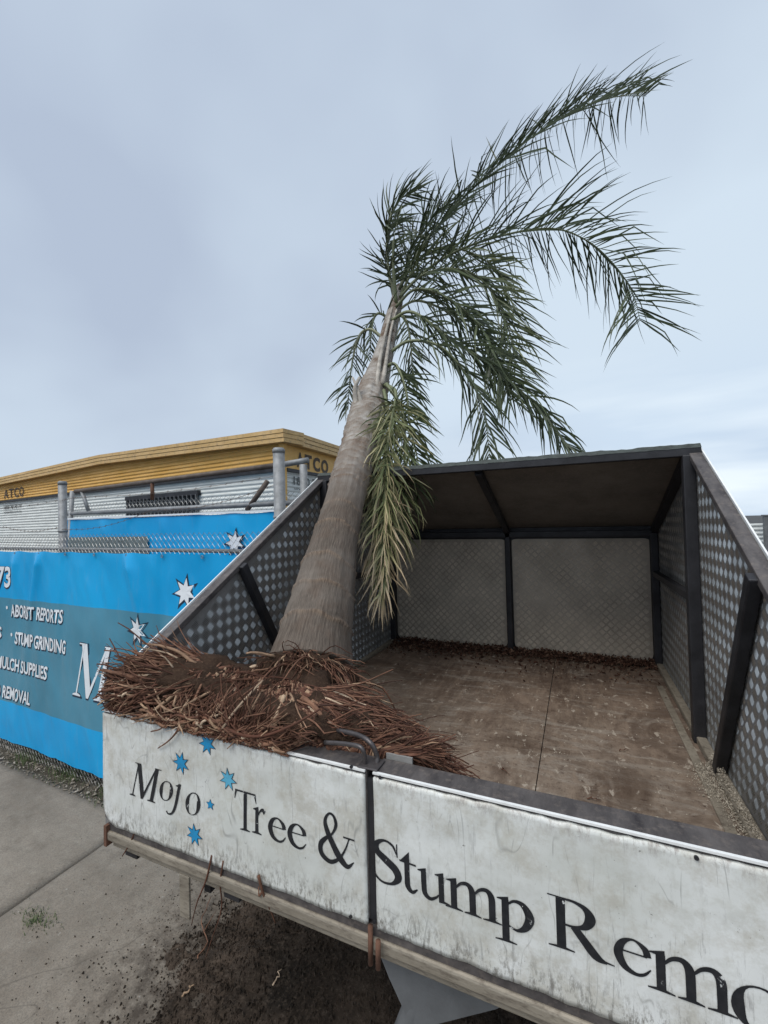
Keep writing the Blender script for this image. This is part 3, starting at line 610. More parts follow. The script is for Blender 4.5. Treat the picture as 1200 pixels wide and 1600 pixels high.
for par, pts in ((gl, ((549, 1198), (548, 1432))), (gr, ((594, 1214), (585, 1440), (1088, 1340)))):
    for p in pts:
        q = on_y(*p, YF); MB().tube([(q.x, YF-.003, q.z), (q.x, YF+.002, q.z)], .0045, 10).build('rivet', STEEL, par)
MB().box(-.0075, .0115, -.001, .06, .045, .43).build('gate_gap_seal', STEEL, truck)
def spline(P, n=6): return [Vector(p) for p in catmull([tuple(p) for p in P], n)]
b1 = spline([(.008, .03, .40), (.008, .03, .43), (.008, .03, .455), (.006, .035, .475), tuple(at(580, 1162, 1.235)), tuple(at(561, 1149, 1.27)), tuple(at(528, 1141, 1.33))])
MB().tube(b1, .0072, 10).build('drop_bolt', RODM, truck, True)
b2 = spline([(-.020, .012, .43), (-.020, .012, .455), tuple(at(566, 1170, 1.22)), tuple(at(545, 1163, 1.25)), tuple(at(508, 1160, 1.31))])
MB().tube(b2, .0065, 10).build('drop_bolt', RODM, truck, True)
MB().tube([(.0, -.018, .045), (.0, -.022, -.055)], .007, 8).build('bolt_pin', RUST, truck, True)
MB().tube([(.028, -.03, .025), (.028, -.034, -.045)], .007, 8).build('bolt_pin', RUST, truck, True)
MB().box(.02, .10, .069, .075, .40, .468).build('striker_plate', GREYMETAL, truck)
MB().box(-.036, .026, -.008, .05, .4545, .4600).build('latch_guide', RODM, truck, bevel=.003)

# debris in the tray
def mp_():
    x = random.uniform(-1.05, 1.05); d = abs(random.gauss(0, .055)); y = 2.745-d
    if random.random() < .15: y = 2.75-abs(random.gauss(0, .22))
    if x < -.2 and random.random() < .6: y = 2.75-abs(random.gauss(0, .14))
    return (x, max(.1, y), .006+max(0, .05-.3*(2.745-y))*random.random())
o = chips('bark_mulch', MULCH, 6000, mp_, .006, .026, .35, kind='stuff'); tag(o, 'red brown bark chips swept against the front wall of the tray', 'mulch')
def mh():
    c = abs(random.gauss(0, 1)); return None
sp_ = on_z(1120, 1175, .0)
def sw():
    t = abs(random.gauss(0, .38)); y = 1.30-t; x = 1.075-abs(random.gauss(0, .02+.03*math.exp(-((y-1.15)/.15)**2)));
    if x < .9: x = 1.05
    return (x, y, .004+.035*random.random()*math.exp(-((x-1.08)/.05)**2)+(0.035 if x > 1.055 else 0))
o = chips('sawdust', SAWD, 3800, sw, .002, .007, .5, kind='stuff'); tag(o, 'pale sawdust heaped along the right side of the tray floor', 'sawdust')
def fc_(): return (random.uniform(-.2, 1.02), random.uniform(.1, 2.5), .002)
o = chips('floor_flakes', SAWD, 260, fc_, .002, .013, .15, kind='stuff'); tag(o, 'pale bark flakes scattered over the tray floor', 'flakes')
q = on_z(855, 1248, .01); stick(on_z(812, 1243, .012), on_z(932, 1262, .012), .0085, .38, 'red brown root lying on the tray floor just behind the right tailgate', .02, 12)
for k_, (xa, ya, L_k, an_) in enumerate(((.30, .42, .09, .3), (.42, .30, .06, -.5), (.36, .60, .05, 1.2), (.55, .85, .05, .2), (.20, .95, .06, -.9), (.70, 1.3, .05, .6))):
    stick((xa, ya, .004), (xa+L_k*math.cos(an_), ya+L_k*math.sin(an_), .004), .0022, .4, 'thin stray root on the tray floor, '+('just right of the root ball', 'nearest the right tailgate', 'behind the root ball tips', 'beside the floor seam', 'left of the floor seam', 'furthest back')[k_])
stick(on_z(958, 1290, .005), on_z(985, 1296, .005), .004, .1, 'small dark twig on the tray floor near the right tailgate')

# ================================================================== PALM
palm = thing('palm_tree', at(485, 1040, 1.95), 'uprooted palm leaning back over the tray hood with its root ball on the tailgate', 'palm tree')
TR = [(485, 1042, 1.93, 61), (494, 990, 2.03, 56), (503, 945, 2.14, 50), (513, 893, 2.27, 43), (522, 850, 2.40, 36.5), (536, 795, 2.60, 31), (549, 742, 2.83, 29.5), (562, 697, 3.10, 28), (573, 650, 3.40, 26.5), (583, 612, 3.68, 22.5), (592, 580, 3.92, 18), (602, 545, 4.15, 14), (610, 510, 4.38, 12), (620, 470, 4.62, 9.5), (625, 448, 4.74, 6)]
ctr = [(*at(a, b, c), d/FPX*c) for a, b, c, d in TR]
cc = catmull(ctr, 18); nseg = 72
mb = MB(); vs = []; uv = []; tone = []; L_ = 0; prev = None; pu = None
acc = [0]
for i in range(1, len(cc)): acc.append(acc[-1]+np.linalg.norm(cc[i][:3]-cc[i-1][:3]))
scars = []; s = .18
while s < acc[-1]*.62: scars.append(s); s += random.uniform(.15, .24) if s < 1.1 else random.uniform(.035, .08)
TRUNK_UV = []
for i, c in enumerate(cc):
    t = Vector(cc[min(i+1, len(cc)-1)][:3]-cc[max(i-1, 0)][:3]).normalized()
    u = t.cross(Vector((.3, .9, .1))) if pu is None else pu-t*pu.dot(t)
    u.normalize(); pu = u; w = t.cross(u); s = acc[i]
    for j in range(nseg):
        a = 2*math.pi*j/nseg; r = c[3]; wob = .012*math.sin(a*2+1)+.02*fbm(math.cos(a)*1.2, math.sin(a)*1.2, s*2, 2)
        rr = r*(1+.025*fbm(math.cos(a)*3, math.sin(a)*3, s*2))+.0025*fbm(math.cos(a)*30, math.sin(a)*30, s*3, 2)*(1 if s < 2 else .5)
        sc_ = 0
        for q in scars:
            d = s+wob-q
            if abs(d) < .03: rr += .009*math.exp(-(d/.007)**2)-.004*math.exp(-((d-.016)/.008)**2); sc_ = max(sc_, math.exp(-((d+.003)/.0095)**2))
        if s > 1.75: rr += .012*abs(fbm(a*2.0, s*4, 3.3)) if s < 2.6 else .004*fbm(a*3, s*3, 1)
        if s < .12: rr *= 1+.10*(1-s/.12)
        vs.append(Vector(c[:3])+(u*math.cos(a)+w*math.sin(a))*rr); TRUNK_UV.append((j/nseg, s)); tone.append(sc_)
n = len(cc); mb.add(vs, [(i*nseg+j, i*nseg+(j+1) % nseg, (i+1)*nseg+(j+1) % nseg, (i+1)*nseg+j) for i in range(n-1) for j in range(nseg)]+[tuple((n-1)*nseg+j for j in range(nseg))]+[tuple(reversed(range(nseg)))], tone)
m = M('palm_trunk_bark', .88, 0, .2)
al = m.attr('along'); an = m.n('ShaderNodeAttribute'); an.attribute_name = 'wrap'; vn = m.n('ShaderNodeTexNoise'); vn.inputs['Scale'].default_value = 11; vn.inputs['Detail'].default_value = 6; vn.inputs['Roughness'].default_value = .75; m.link(an.outputs['Vector'], vn.inputs[0])
vb = m.n('ShaderNodeTexNoise'); vb.inputs['Scale'].default_value = 1.0; vb.inputs['Detail'].default_value = 5; m.link(an.outputs['Vector'], vb.inputs[0])
low_ = m.ramp(vn.outputs[0], [(.33, (.060, .048, .039)), (.5, (.118, .096, .079)), (.68, (.19, .158, .130))])
patch = m.noise(6, 5, .65, sc=(1, 1, 1)); hi_ = m.ramp(patch, [(.38, (.13, .085, .06)), (.46, (.26, .23, .2)), (.62, (.46, .44, .41))])
mr = m.n('ShaderNodeMapRange'); mr.inputs['From Min'].default_value = 1.0; mr.inputs['From Max'].default_value = 1.9; m.link(al, mr.inputs['Value'])
mr2 = m.n('ShaderNodeMapRange'); mr2.inputs['From Min'].default_value = .9; mr2.inputs['From Max'].default_value = 1.5; m.link(al, mr2.inputs['Value'])
mid_ = m.mix(m.ramp(vb.outputs[0], [(.4, 0.), (.6, .8)]), (.17, .138, .115), (.36, .325, .29))
c = m.mix(mr2.outputs[0], low_, mid_); c = m.mix(mr.outputs[0], c, hi_)
c = m.mix(m.math('MULTIPLY', m.attr('tone'), .75), c, m.mix(m.ramp(vn.outputs[0], [(.42, 0.), (.58, 1.)]), (.08, .052, .038), (.28, .205, .145)))
c = m.mix(m.ramp(m.noise(10, 5, .7), [(.48, 0.), (.66, .45)]), c, (.12, .082, .06)); c = m.mix(m.ramp(m.noise(2.6, 4, .6, loc=(3, 3, 3)), [(.45, 0.), (.62, .35)]), c, (.27, .24, .21))
m.color(c); m.bump(vn.outputs[0], .006, .8); TRUNK = m.m
me = mb.mesh('trunk', TRUNK, True)
at1 = me.attributes.new('along', 'FLOAT', 'POINT'); at1.data.foreach_set('value', [q[1] for q in TRUNK_UV])
at2 = me.attributes.new('wrap', 'FLOAT_VECTOR', 'POINT'); at2.data.foreach_set('vector', [k for q in TRUNK_UV for k in (math.cos(q[0]*6.2832)*2.6, math.sin(q[0]*6.2832)*2.6, q[1]*1.3)])
trunk = obj('trunk', me, palm)
# old leaf bases (boots) and fibre on the upper trunk
BOOT = simple('dry_leaf_base', (.36, .33, .29), .8, 0, .45, 14, .003)
def boot(P, L=.02):
    mb = MB(); P = spline(P, 4); k = len(P); mb.tube(P, [L*(1-.55*i/(k-1)) for i in range(k)], 7); return mb.build('leaf_base', BOOT, trunk, True)
boot([at(562, 655, 3.3), at(556, 625, 3.35), at(555, 605, 3.36), at(562, 590, 3.4)], .028)
boot([at(566, 640, 3.3), at(560, 612, 3.36), at(551, 590, 3.42)], .02)
boot([at(588, 610, 3.5), at(594, 560, 3.8), at(604, 515, 4.15), at(613, 480, 4.45)], .022)
boot([at(598, 600, 3.55), at(604, 560, 3.85), at(611, 515, 4.2), at(624, 470, 4.5)], .022)

# fronds: (rachis in picture points with distance), leaflet length, droop, dryness range, side spreads
def frond(pts, ll, dens=1., dry=(0., .3), wind=.35, droop=.5, r0=.016, bare=.12, drytip=0., spread=1., wl=.0082, sk=1., uplen=1., label=None, jit=.055):
    P = spline([at(a, b, c) for a, b, c in pts], 8); k = len(P); seg = [0]
    for i in range(1, k): seg.append(seg[-1]+(P[i]-P[i-1]).length)
    Lt = seg[-1]; mb = MB(); rt = random.uniform(.2, .7)
    mb.tube(P, [r0*(1-.85*seg[i]/Lt) for i in range(k)], 6, c=rt); ra = mb.build('frond', RACH, palm, True)
    if label: ra['label'] = label
    lf = MB(); s = bare*Lt; step = .036/dens; side0 = random.uniform(0, 6.28)
    while s < Lt:
        i = max(q for q in range(k-1) if seg[q] <= s+1e-9); t = (s-seg[i])/max(1e-6, seg[i+1]-seg[i]); B = P[i].lerp(P[i+1], t); T = (P[i+1]-P[i]).normalized()
        f = s/Lt; up = Vector((0, 0, 1)) if abs(T.z) < .93 else Vector((.2, -.9, .1)); sd_ = T.cross(up).normalized(); nn = sd_.cross(T).normalized()
        for sg in (-1, 1):
            if random.random() < .06: continue
            ang = random.gauss(.25, .42)*sk; lat = (sd_*sg*math.cos(ang)+nn*math.sin(ang)).normalized()
            fw = (.50+.55*f)*spread; d = (T*fw+lat*1.0+Vector((wind*.45, 0, -droop*.32))).normalized()
            L = ll*(.42+.60*math.sin(math.pi*(.15+.72*f)))*random.choice((.55, .85, .95, 1., 1.05, 1.15))
            if lat.z > .1: L *= uplen
            ns = 6; q = B.copy(); dd = (d+Vector((random.gauss(0, jit*1.8), random.gauss(0, jit*1.8), random.gauss(0, jit*1.8)))).normalized(); w = wl*random.uniform(.7, 1.25); tw = random.uniform(-.6, .6); tn = random.uniform(*dry)
            kink = random.random() < .14; L_s = L/ns; vs = []; cs = []; wdir = dd.cross(Vector((math.sin(tw), math.cos(tw), .3))).normalized()
            for j in range(ns+1):
                ww = w*(.5, .95, 1., .9, .7, .42, .05)[j]; wd = (wdir-dd*wdir.dot(dd)).normalized(); vs += [q-wd*ww, q+wd*ww]
                cs += [min(1, tn+drytip*max(0, f-.25)*(j/ns)**1.2*1.5+(.35 if j == ns and random.random() < .3 else 0))]*2
                g_ = droop*(j+.5)/ns*random.uniform(.5, 1.3)
                dd = (dd+Vector((wind*(j+1)/ns*.14, 0, -g_*.20))+Vector((random.gauss(0, jit), random.gauss(0, jit), random.gauss(0, jit)))).normalized()
                if kink and j == 3: dd = (dd+Vector((.1, 0, -1.1))).normalized()
                q = q+dd*L_s
            lf.add(vs, [(2*j, 2*j+1, 2*j+3, 2*j+2) for j in range(ns)], cs)
        s += step*random.uniform(.6, 1.4)
    lf.build('leaflets', FROND, ra, kind='stuff'); return ra
FR = [
 # big frond to the upper right
 dict(pts=[(624, 452, 4.6), (655, 392, 4.6), (700, 335, 4.65), (765, 270, 4.75), (840, 208, 4.9), (905, 172, 5.0), (960, 152, 5.1), (1010, 150, 5.2)], ll=.80, dry=(.0, .3), wind=.35, droop=.55, dens=1.45, sk=.9, uplen=.62, jit=.045, spread=.5, wl=.0074, label='longest frond, sweeping to the upper right'),
 # second frond to the right
 dict(pts=[(630, 455, 4.6), (690, 405, 4.5), (770, 372, 4.45), (860, 357, 4.4), (920, 378, 4.35), (965, 420, 4.3), (990, 462, 4.25), (1000, 500, 4.2)], ll=.80, dry=(.0, .3), wind=.38, droop=.75, dens=1.45, sk=.7, uplen=.95, jit=.04, spread=.4, wl=.0074),
 # upright young leaves at the crown, blown right
 dict(pts=[(618, 470, 4.6), (606, 410, 4.55), (606, 355, 4.5), (622, 315, 4.5), (655, 296, 4.5)], ll=.42, dry=(.05, .3), wind=1.2, droop=.7, dens=1.6, sk=2.),
 dict(pts=[(616, 470, 4.7), (606, 420, 4.7), (606, 372, 4.7), (624, 338, 4.75)], ll=.34, dry=(.0, .25), wind=1.1, droop=1.1, dens=1.5, sk=2.),
 dict(pts=[(622, 462, 4.65), (640, 400, 4.8), (668, 350, 4.9), (700, 320, 5.0)], ll=.5, dry=(.0, .3), wind=.8, droop=.8, dens=1.5, sk=2.),
 # inner fronds falling to the right
 dict(pts=[(624, 465, 4.5), (660, 430, 4.4), (710, 420, 4.3), (755, 440, 4.25), (790, 500, 4.2), (806, 570, 4.15)], ll=.60, dry=(.05, .45), wind=.4, droop=.8, dens=1.35),
 dict(pts=[(618, 480, 4.4), (650, 452, 4.3), (700, 466, 4.2), (750, 510, 4.1), (780, 570, 4.05), (800, 625, 4.0)], ll=.56, dry=(.0, .4), wind=.4, droop=.8, dens=1.35),
 dict(pts=[(612, 500, 4.3), (645, 488, 4.2), (705, 530, 4.1), (775, 577, 4.0), (842, 638, 3.95), (885, 695, 3.9)], ll=.56, dry=(.0, .3), wind=.08, droop=1.3, dens=1.35, label='frond sloping down to the right above the hood'),
 dict(pts=[(604, 555, 4.05), (640, 533, 4.0), (690, 543, 3.9), (735, 595, 3.85), (757, 650, 3.8), (765, 715, 3.8)], ll=.54, dry=(.0, .25), wind=.0, droop=1.3, dens=1.15, bare=.2),
 dict(pts=[(622, 470, 4.6), (660, 400, 4.6), (720, 390, 4.6), (775, 420, 4.6), (800, 470, 4.6)], ll=.52, dry=(.1, .55), wind=.6, droop=.7, dens=1.2),
 dict(pts=[(615, 490, 4.5), (655, 470, 4.6), (720, 500, 4.7), (765, 545, 4.8), (790, 600, 4.9)], ll=.56, dry=(.0, .3), wind=.3, droop=.8, dens=1.2),
  dict(pts=[(616, 490, 4.45), (634, 500, 4.35), (642, 540, 4.25), (644, 590, 4.2)], ll=.36, dry=(.0, .3), wind=.2, droop=1.1, dens=1.5, bare=.1, sk=1.6),
 dict(pts=[(612, 500, 4.5), (590, 490, 4.5), (580, 515, 4.5), (578, 560, 4.45)], ll=.30, dry=(.0, .3), wind=.1, droop=1.1, dens=1.5, bare=.1, sk=1.6),
 # left side
 dict(pts=[(600, 530, 4.2), (580, 515, 4.25), (563, 522, 4.3), (553, 552, 4.3), (546, 600, 4.3), (544, 640, 4.3)], ll=.34, dry=(.0, .25), wind=-.1, droop=.7, dens=1.3, sk=1.8, bare=.22, label='short frond hanging on the left side of the trunk'),
 # broken fronds hanging in front of the trunk
 dict(pts=[(600, 575, 3.85), (618, 570, 3.7), (634, 610, 3.5), (640, 660, 3.4), (652, 715, 3.3), (658, 765, 3.25)], ll=.36, dry=(.05, .35), wind=.2, droop=.9, dens=1.3, bare=.15),
 dict(pts=[(598, 600, 3.6), (618, 612, 3.35), (612, 655, 3.1), (604, 710, 2.92), (602, 775, 2.78), (601, 850, 2.68), (600, 925, 2.6)], ll=.36, dry=(.28, .8), wind=.03, droop=1.3, dens=3.6, bare=.22, drytip=.8, wl=.0056, sk=2.2, spread=1.3, jit=.12, label='brown tipped dying frond hanging in front of the hood'),
 dict(pts=[(600, 610, 3.5), (606, 650, 3.2), (590, 700, 3.0), (585, 760, 2.88), (588, 830, 2.8), (596, 880, 2.76)], ll=.32, dry=(.28, .8), wind=-.02, droop=1.3, dens=2.4, bare=.2, drytip=.8, wl=.0058, sk=2.2, spread=.9, jit=.12),
 dict(pts=[(604, 600, 3.5), (628, 640, 3.25), (632, 700, 3.05), (630, 770, 2.95), (628, 840, 2.88)], ll=.36, dry=(.05, .5), wind=.02, droop=1., dens=2.2, bare=.2, drytip=.4, wl=.0062, sk=2., spread=.8, jit=.12),
]
for f in FR: frond(**f)
mb = MB(); mb.tube(spline([at(619, 475, 4.5), at(615, 420, 4.45), at(616, 370, 4.4), at(628, 322, 4.4)], 6), [.02]*6+[.014]*6+[.004]*7, 7, c=.35); mb.build('spear_leaf', RACH, palm, True)

# root ball ------------------------------------------------------
rb_c = [(-1.06, .10, .52, .055), (-.97, .11, .54, .085), (-.85, .15, .53, .12), (-.70, .21, .48, .14), (-.54, .24, .43, .155), (-.38, .22, .43, .165), (-.20, .20, .41, .165), (-.04, .20, .35, .16), (.09, .22, .24, .13), (.19, .23, .13, .08)]
cc2 = catmull(rb_c, 8); mb = MB(); ns = 40; vs = []
for i, c in enumerate(cc2):
    for j in range(ns):
        a = 2*math.pi*j/ns; r = c[3]*(1+.28*fbm(c[0]*5, math.cos(a)*1.5, math.sin(a)*1.5)+.12*fbm(c[0]*16, math.cos(a)*5, math.sin(a)*5))
        y = c[1]+math.cos(a)*r*1.15; z = c[2]+math.sin(a)*r*.82
        if z < .475: y = max(y, .078+.004*math.sin(a*5))
        vs.append((c[0], y, max(.004, z)))
n = len(cc2); mb.add(vs, [(i*ns+j, i*ns+(j+1) % ns, (i+1)*ns+(j+1) % ns, (i+1)*ns+j) for i in range(n-1) for j in range(ns)]+[tuple(range(ns)), tuple(reversed([(n-1)*ns+j for j in range(ns)]))])
ax = Vector((-.21, .69, .69)).normalized(); bu = ax.cross(Vector((1, 0, 0))).normalized(); bv = ax.cross(bu); bc = at(485, 1042, 1.93)-ax*.105; vs = []; nb, nr_ = 48, 20
for i in range(nr_+1):
    ph = math.pi*i/nr_
    for j in range(nb):
        a = 2*math.pi*j/nb; r = .225*math.sin(ph)**.7; h = .10*math.cos(ph); q = bc+(bu*math.cos(a)+bv*math.sin(a))*r*(1+.22*fbm(math.cos(a)*2, math.sin(a)*2, ph))+ax*(h+.02*fbm(math.cos(a)*5, math.sin(a)*5, ph*3)); q.z = max(q.z, .01); vs.append(q)
mb.add(vs, [(i*nb+j, i*nb+(j+1) % nb, (i+1)*nb+(j+1) % nb, (i+1)*nb+j) for i in range(nr_) for j in range(nb)])
m = M('root_ball_soil', .95, 0, .15); a = m.noise(9, 6, .75); b = m.noise(90, 5, .8)
m.color(m.mix(m.ramp(b, [(.5, 0.), (.72, .7)]), m.ramp(a, [(.3, (.022, .013, .009)), (.7, (.075, .045, .030))]), (.13, .085, .055))); m.bump(b, .01); RBS = m.m
ball = mb.build('root_ball', RBS, palm, True)
def spine(x):
    for i in range(len(cc2)-1):
        if cc2[i][0] <= x <= cc2[i+1][0]: t = (x-cc2[i][0])/(cc2[i+1][0]-cc2[i][0]+1e-9); return cc2[i]*(1-t)+cc2[i+1]*t
    return cc2[0] if x < cc2[0][0] else cc2[-1]
def root_path(x0, a, L, n, wig, front=False):
    if x0 > -.3: L *= .66
    c = spine(x0); p = Vector((x0, c[1]+math.cos(a)*c[3]*1.0, c[2]+math.sin(a)*c[3]*.78)); lf = (x0+.56)   # <0 left, >0 right
    if lf < -.22: d = Vector((-1, -.16+.25*math.cos(a), .10*math.sin(a)+random.gauss(-.03, .10)))
    elif lf < .18: d = Vector((random.gauss(lf*1.6-.05, .32), .35*math.cos(a)-.55, random.gauss(-.55, .3)))
    else: d = Vector((.9, random.gauss(-.04, .12), -.50+.22*math.sin(a)+random.gauss(0, .10)))
    d = (d+Vector((random.gauss(0, .12), random.gauss(0, .12), random.gauss(0, .10)))).normalized(); pts = [p.copy()]; sx, sy = random.random()*50, random.random()*50; xstop = -1.10-.06*random.random()**2
    for i in range(n-1):
        d = (d+Vector((fbm(i*.5, sx), fbm(i*.5, sy), fbm(i*.5, sx+sy)))*wig+Vector((0, 0, -.035 if lf < -.22 else -.07))).normalized()
        q = p+d*(L/(n-1))
        if q.x < xstop: break
        if -.016 < q.y < .08 and q.z < .462: q.z = .462+random.random()*.008; d.z = abs(d.z)*.3
        if q.y <= -.016 and q.z < .446: q.z = .446+random.random()*.01; d.z = abs(d.z)*.3
        if q.y >= .08 and q.z < .01: q.z = .01; d.z = abs(d.z)*.2
        if q.y < -.026: q.y = -.026+random.random()*.010; d.y = abs(d.y)*.3
        if q.x > -.25 and q.y < .09 and q.z < .5: q.y += .01*random.random()+max(0, .074-q.y); d.y = abs(d.y)*.6+.1
        p = q; pts.append(p.copy())
    while len(pts) < 4: pts.append(pts[-1]+d*L*.05)
    return pts
def collar_path(a, L, n, wig):
    q0 = bc+(bu*math.cos(a)+bv*math.sin(a))*.175+ax*random.uniform(.0, .08); d = (bu*math.cos(a)+bv*math.sin(a)+Vector((random.gauss(0, .3), random.gauss(-.25, .2), random.gauss(-.35, .25)))).normalized()
    p = q0; pts = [p.copy()]; sx = random.random()*50
    for i in range(n-1):
        d = (d+Vector((fbm(i*.5, sx), fbm(i*.5, sx, 3), fbm(i*.5, sx, 7)))*wig+Vector((0, 0, -.16))).normalized(); q = p+d*(L/(n-1))
        if -.06 < q.y < .08 and q.z < .464: q.z = .464; d.z = abs(d.z)*.3
        q.z = max(q.z, .01); p = q; pts.append(p.copy())
    return pts
def tone_for(x, big=False):
    if big and -.8 < x < -.35: return min(1, max(.3, random.gauss(.72, .16)))
    if x < -.25: return min(1, max(0, random.gauss(.68 if big else .42, .22)))
    return min(.95, max(0, random.gauss(.55 if big else .36, .2)))
# visible large roots, each its own piece
for k in range(285):
    u = random.random(); x0 = -1.02+.78*u if k % 4 else random.uniform(-.45, .12)
    a = random.choice((random.uniform(math.pi*.35, math.pi*1.15), random.uniform(math.pi*.6, math.pi*1.05)))
    pts = root_path(x0, a, random.uniform(.18, .40), 11, .30) if k % 5 else collar_path(random.uniform(math.pi*.0, math.pi*2), random.uniform(.10, .28), 10, .5); r = random.choice((.0038, .0048, .006, .008)) if x0 < .0 else random.choice((.0035, .0045, .0055))
    mb = MB(); t0 = tone_for(x0, True); rad = [r*(1.1-.5*i/(len(pts)-1))*(1+.2*random.random()) for i in range(len(pts))]
    mb.tube(pts, rad, 5, c=t0)
    if random.random() < .45:
        j = random.randint(1, len(pts)-2); d = (pts[j+1]-pts[j-1]).normalized(); d = (d+Vector((random.gauss(0, .5), random.gauss(0, .5), random.gauss(-.1, .4)))).normalized()
        q = [pts[j]]; 
        for _ in range(4): d = (d+Vector((random.gauss(0, .2), random.gauss(0, .2), random.gauss(0, .2)))).normalized(); nq = q[-1]+d*.02; nq.z = max(nq.z, .464 if abs(nq.y) < .07 else .01); q.append(nq)
        mb.tube(q, [r*.6, r*.5, r*.4, r*.3, r*.12], 4, c=min(1, t0+.08))
    mb.build('root', ROOT, ball, True)
def fine(name, n, f):
    mb = MB()
    for k in range(n):
        x0, a, L, r, tn = f(); pts = root_path(x0, a, L*1.25, 7, .42); mb.tube(pts, [r*(1.05-.55*i/6) for i in range(len(pts))], 4 if r > .0024 else 3, False, c=tn)
    return mb.build(name, ROOT, ball, kind='stuff')
fine('fine_roots', 3000, lambda: (lambda x: (x, random.uniform(math.pi*.2, math.pi*1.2), random.uniform(.06, .22), random.choice((.0014, .0018, .0024, .0032, .0042)), tone_for(x)))(random.uniform(-1.08, -.2)))
fine('fine_roots', 3400, lambda: (lambda x: (x, random.uniform(0, math.pi*1.3), random.uniform(.10, .26), random.choice((.0014, .0018, .0024, .0032, .0038)), tone_for(x)))(random.uniform(-.50, .14)))
mb = MB()
for k in range(900):
    a_ = random.uniform(0, 6.283); pts = collar_path(a_, random.uniform(.05, .2), 7, .7); r = random.uniform(.0014, .0038); mb.tube(pts, [r*(1-.55*i/6) for i in range(7)], 3, False, c=tone_for(-.5))
mb.build('fine_roots', ROOT, ball, kind='stuff')
# single roots draped over and under the tailgate
def drape(P, r, tone, dpt, label):
    pts = spline([at(a, b, c) for a, b, c in [(p[0], p[1], p[2] if len(p) > 2 else dpt) for p in P]], 5); mb = MB(); k = len(pts)
    mb.tube(pts, [r*(1-.6*i/(k-1)) for i in range(k)], 6, c=tone); o = mb.build('root', ROOT, ball, True); return o
def gt_(px, py, y): v = on_y(px, py, y); return v
def drape2(P, r, tone):
    pts = spline([on_y(*p) for p in P], 6); mb = MB(); k = len(pts); mb.tube(pts, [r*(1-.6*i/(k-1)) for i in range(k)], 6, c=tone); mb.build('root', ROOT, ball, True)
drape2([(345, 1132, .02), (318, 1120, .0), (295, 1122, -.02), (272, 1118, -.024), (252, 1138, -.022), (236, 1143, -.018)], .0055, .45)
drape2([(284, 1118, -.02), (278, 1140, -.022), (264, 1157, -.02), (247, 1169, -.016)], .005, .5)
drape2([(330, 1124, -.01), (372, 1146, -.02), (410, 1150, -.022), (455, 1134, -.02), (500, 1108, .02)], .0075, .35)
drape2([(400, 1148, -.02), (404, 1160, -.02), (420, 1172, -.018)], .0045, .5)
drape2([(372, 1140, -.012), (366, 1158, -.02), (355, 1170, -.018)], .0035, .75)
drape2([(462, 1128, .0), (440, 1150, -.02), (428, 1158, -.018)], .0035, .6)
drape2([(250, 1105, .0), (228, 1118, -.02), (205, 1122, -.018)], .003, .65)
for P, r, tn, lab in (([(288, 1345, 1.62), (283, 1330+20, 1.62), (290, 1370, 1.6), (310, 1405, 1.62), (300, 1445, 1.65)], .004, .45, 'thin root hanging below the left tailgate beside the pale strap'),):
    pass
def hang(P, r, tone, label, fork=None):
    pts = spline([at(*p) for p in P], 5); mb = MB(); k = len(pts); mb.tube(pts, [r*(1-.6*i/(k-1)) for i in range(k)], 6, c=tone)
    if fork: q = spline([at(*p) for p in fork], 4); mb.tube(q, [r*.7*(1-.6*i/(len(q)-1)) for i in range(len(q))], 5, c=tone)
    o = mb.build('root_scrap', ROOT, None, True); tag(o, label, 'root', 'root scraps hanging below the tailgate'); return o
hang([(331, 1336, 1.42), (322, 1375, 1.42), (308, 1410, 1.43), (299, 1446, 1.45)], .0035, .36, 'thin forked root hanging over the pale strap below the left tailgate')
hang([(349, 1345, 1.40), (344, 1380, 1.41), (346, 1420, 1.44), (330, 1470, 1.5), (320, 1500, 1.55)], .0030, .42, 'longest thin root dangling below the left tailgate towards the soil')
hang([(404, 1368, 1.33), (411, 1395, 1.33), (424, 1425, 1.34), (430, 1442, 1.35)], .0048, .48, 'broken stub of root hanging below the ampersand on the left tailgate', [(410, 1392, 1.33), (405, 1400, 1.33), (404, 1385, 1.34)])
hang([(211, 1300, 1.58), (203, 1318, 1.58), (191, 1338, 1.58)], .0042, .3, 'short dark root stub hanging below the far left end of the tailgate')

# ================================================================== FENCE, BANNERS, GATE
fence = thing('chain_link_fence', fence_pt(1.5, G), 'galvanised chain link fence with blue banner, between pavement and site office', 'fence')
def links(name, s0, s1, z0, z1, fp, parent, pitch=.052, r=.0011):
    """woven wires: zigzags that hook over their neighbours"""
    mb = MB(); k = 0; s = s0; up = int((z1-z0)/pitch*2)
    while s < s1:
        pts = [fp(s+(pitch*.5 if (i+k) % 2 else -pitch*.02), z0+i*pitch*.5, .002*(1 if (i % 2) else -1)) for i in range(up+1)]
        mb.tube(pts, r, 3, False); s += pitch*.48; k += 1
    return mb.build(name, WIRE, parent, kind='stuff')
links('wire_mesh', -3.0, 3.42, .60, 1.10, fence_pt, fence, .052, .0016)
links('wire_mesh', -3.0, 3.42, G, -.62, fence_pt, fence)
links('wire_mesh', -3.0, 3.42, -.62, .60, fence_pt, fence, .052)
def post(s, zt, r):
    b = fence_pt(s, G-.05, -.05); mb = MB(); p = lambda z: (b.x, b.y, z)
    mb.tube([p(G-.05), p(zt-.03)], r, 20); ps = mb.build('post', GALV, fence, True)
    MB().tube([p(zt-.032), p(zt-.012), p(zt)], [r*1.08, r*1.08, r*.85], 20).build('cap', GALV, ps, True)
    for z in ((zt-.33, zt-.62) if r > .04 else (zt-.45,)):
        MB().tube([p(z-.009), p(z+.009)], r*1.12, 20).build('clamp_band', GALV, ps, True)
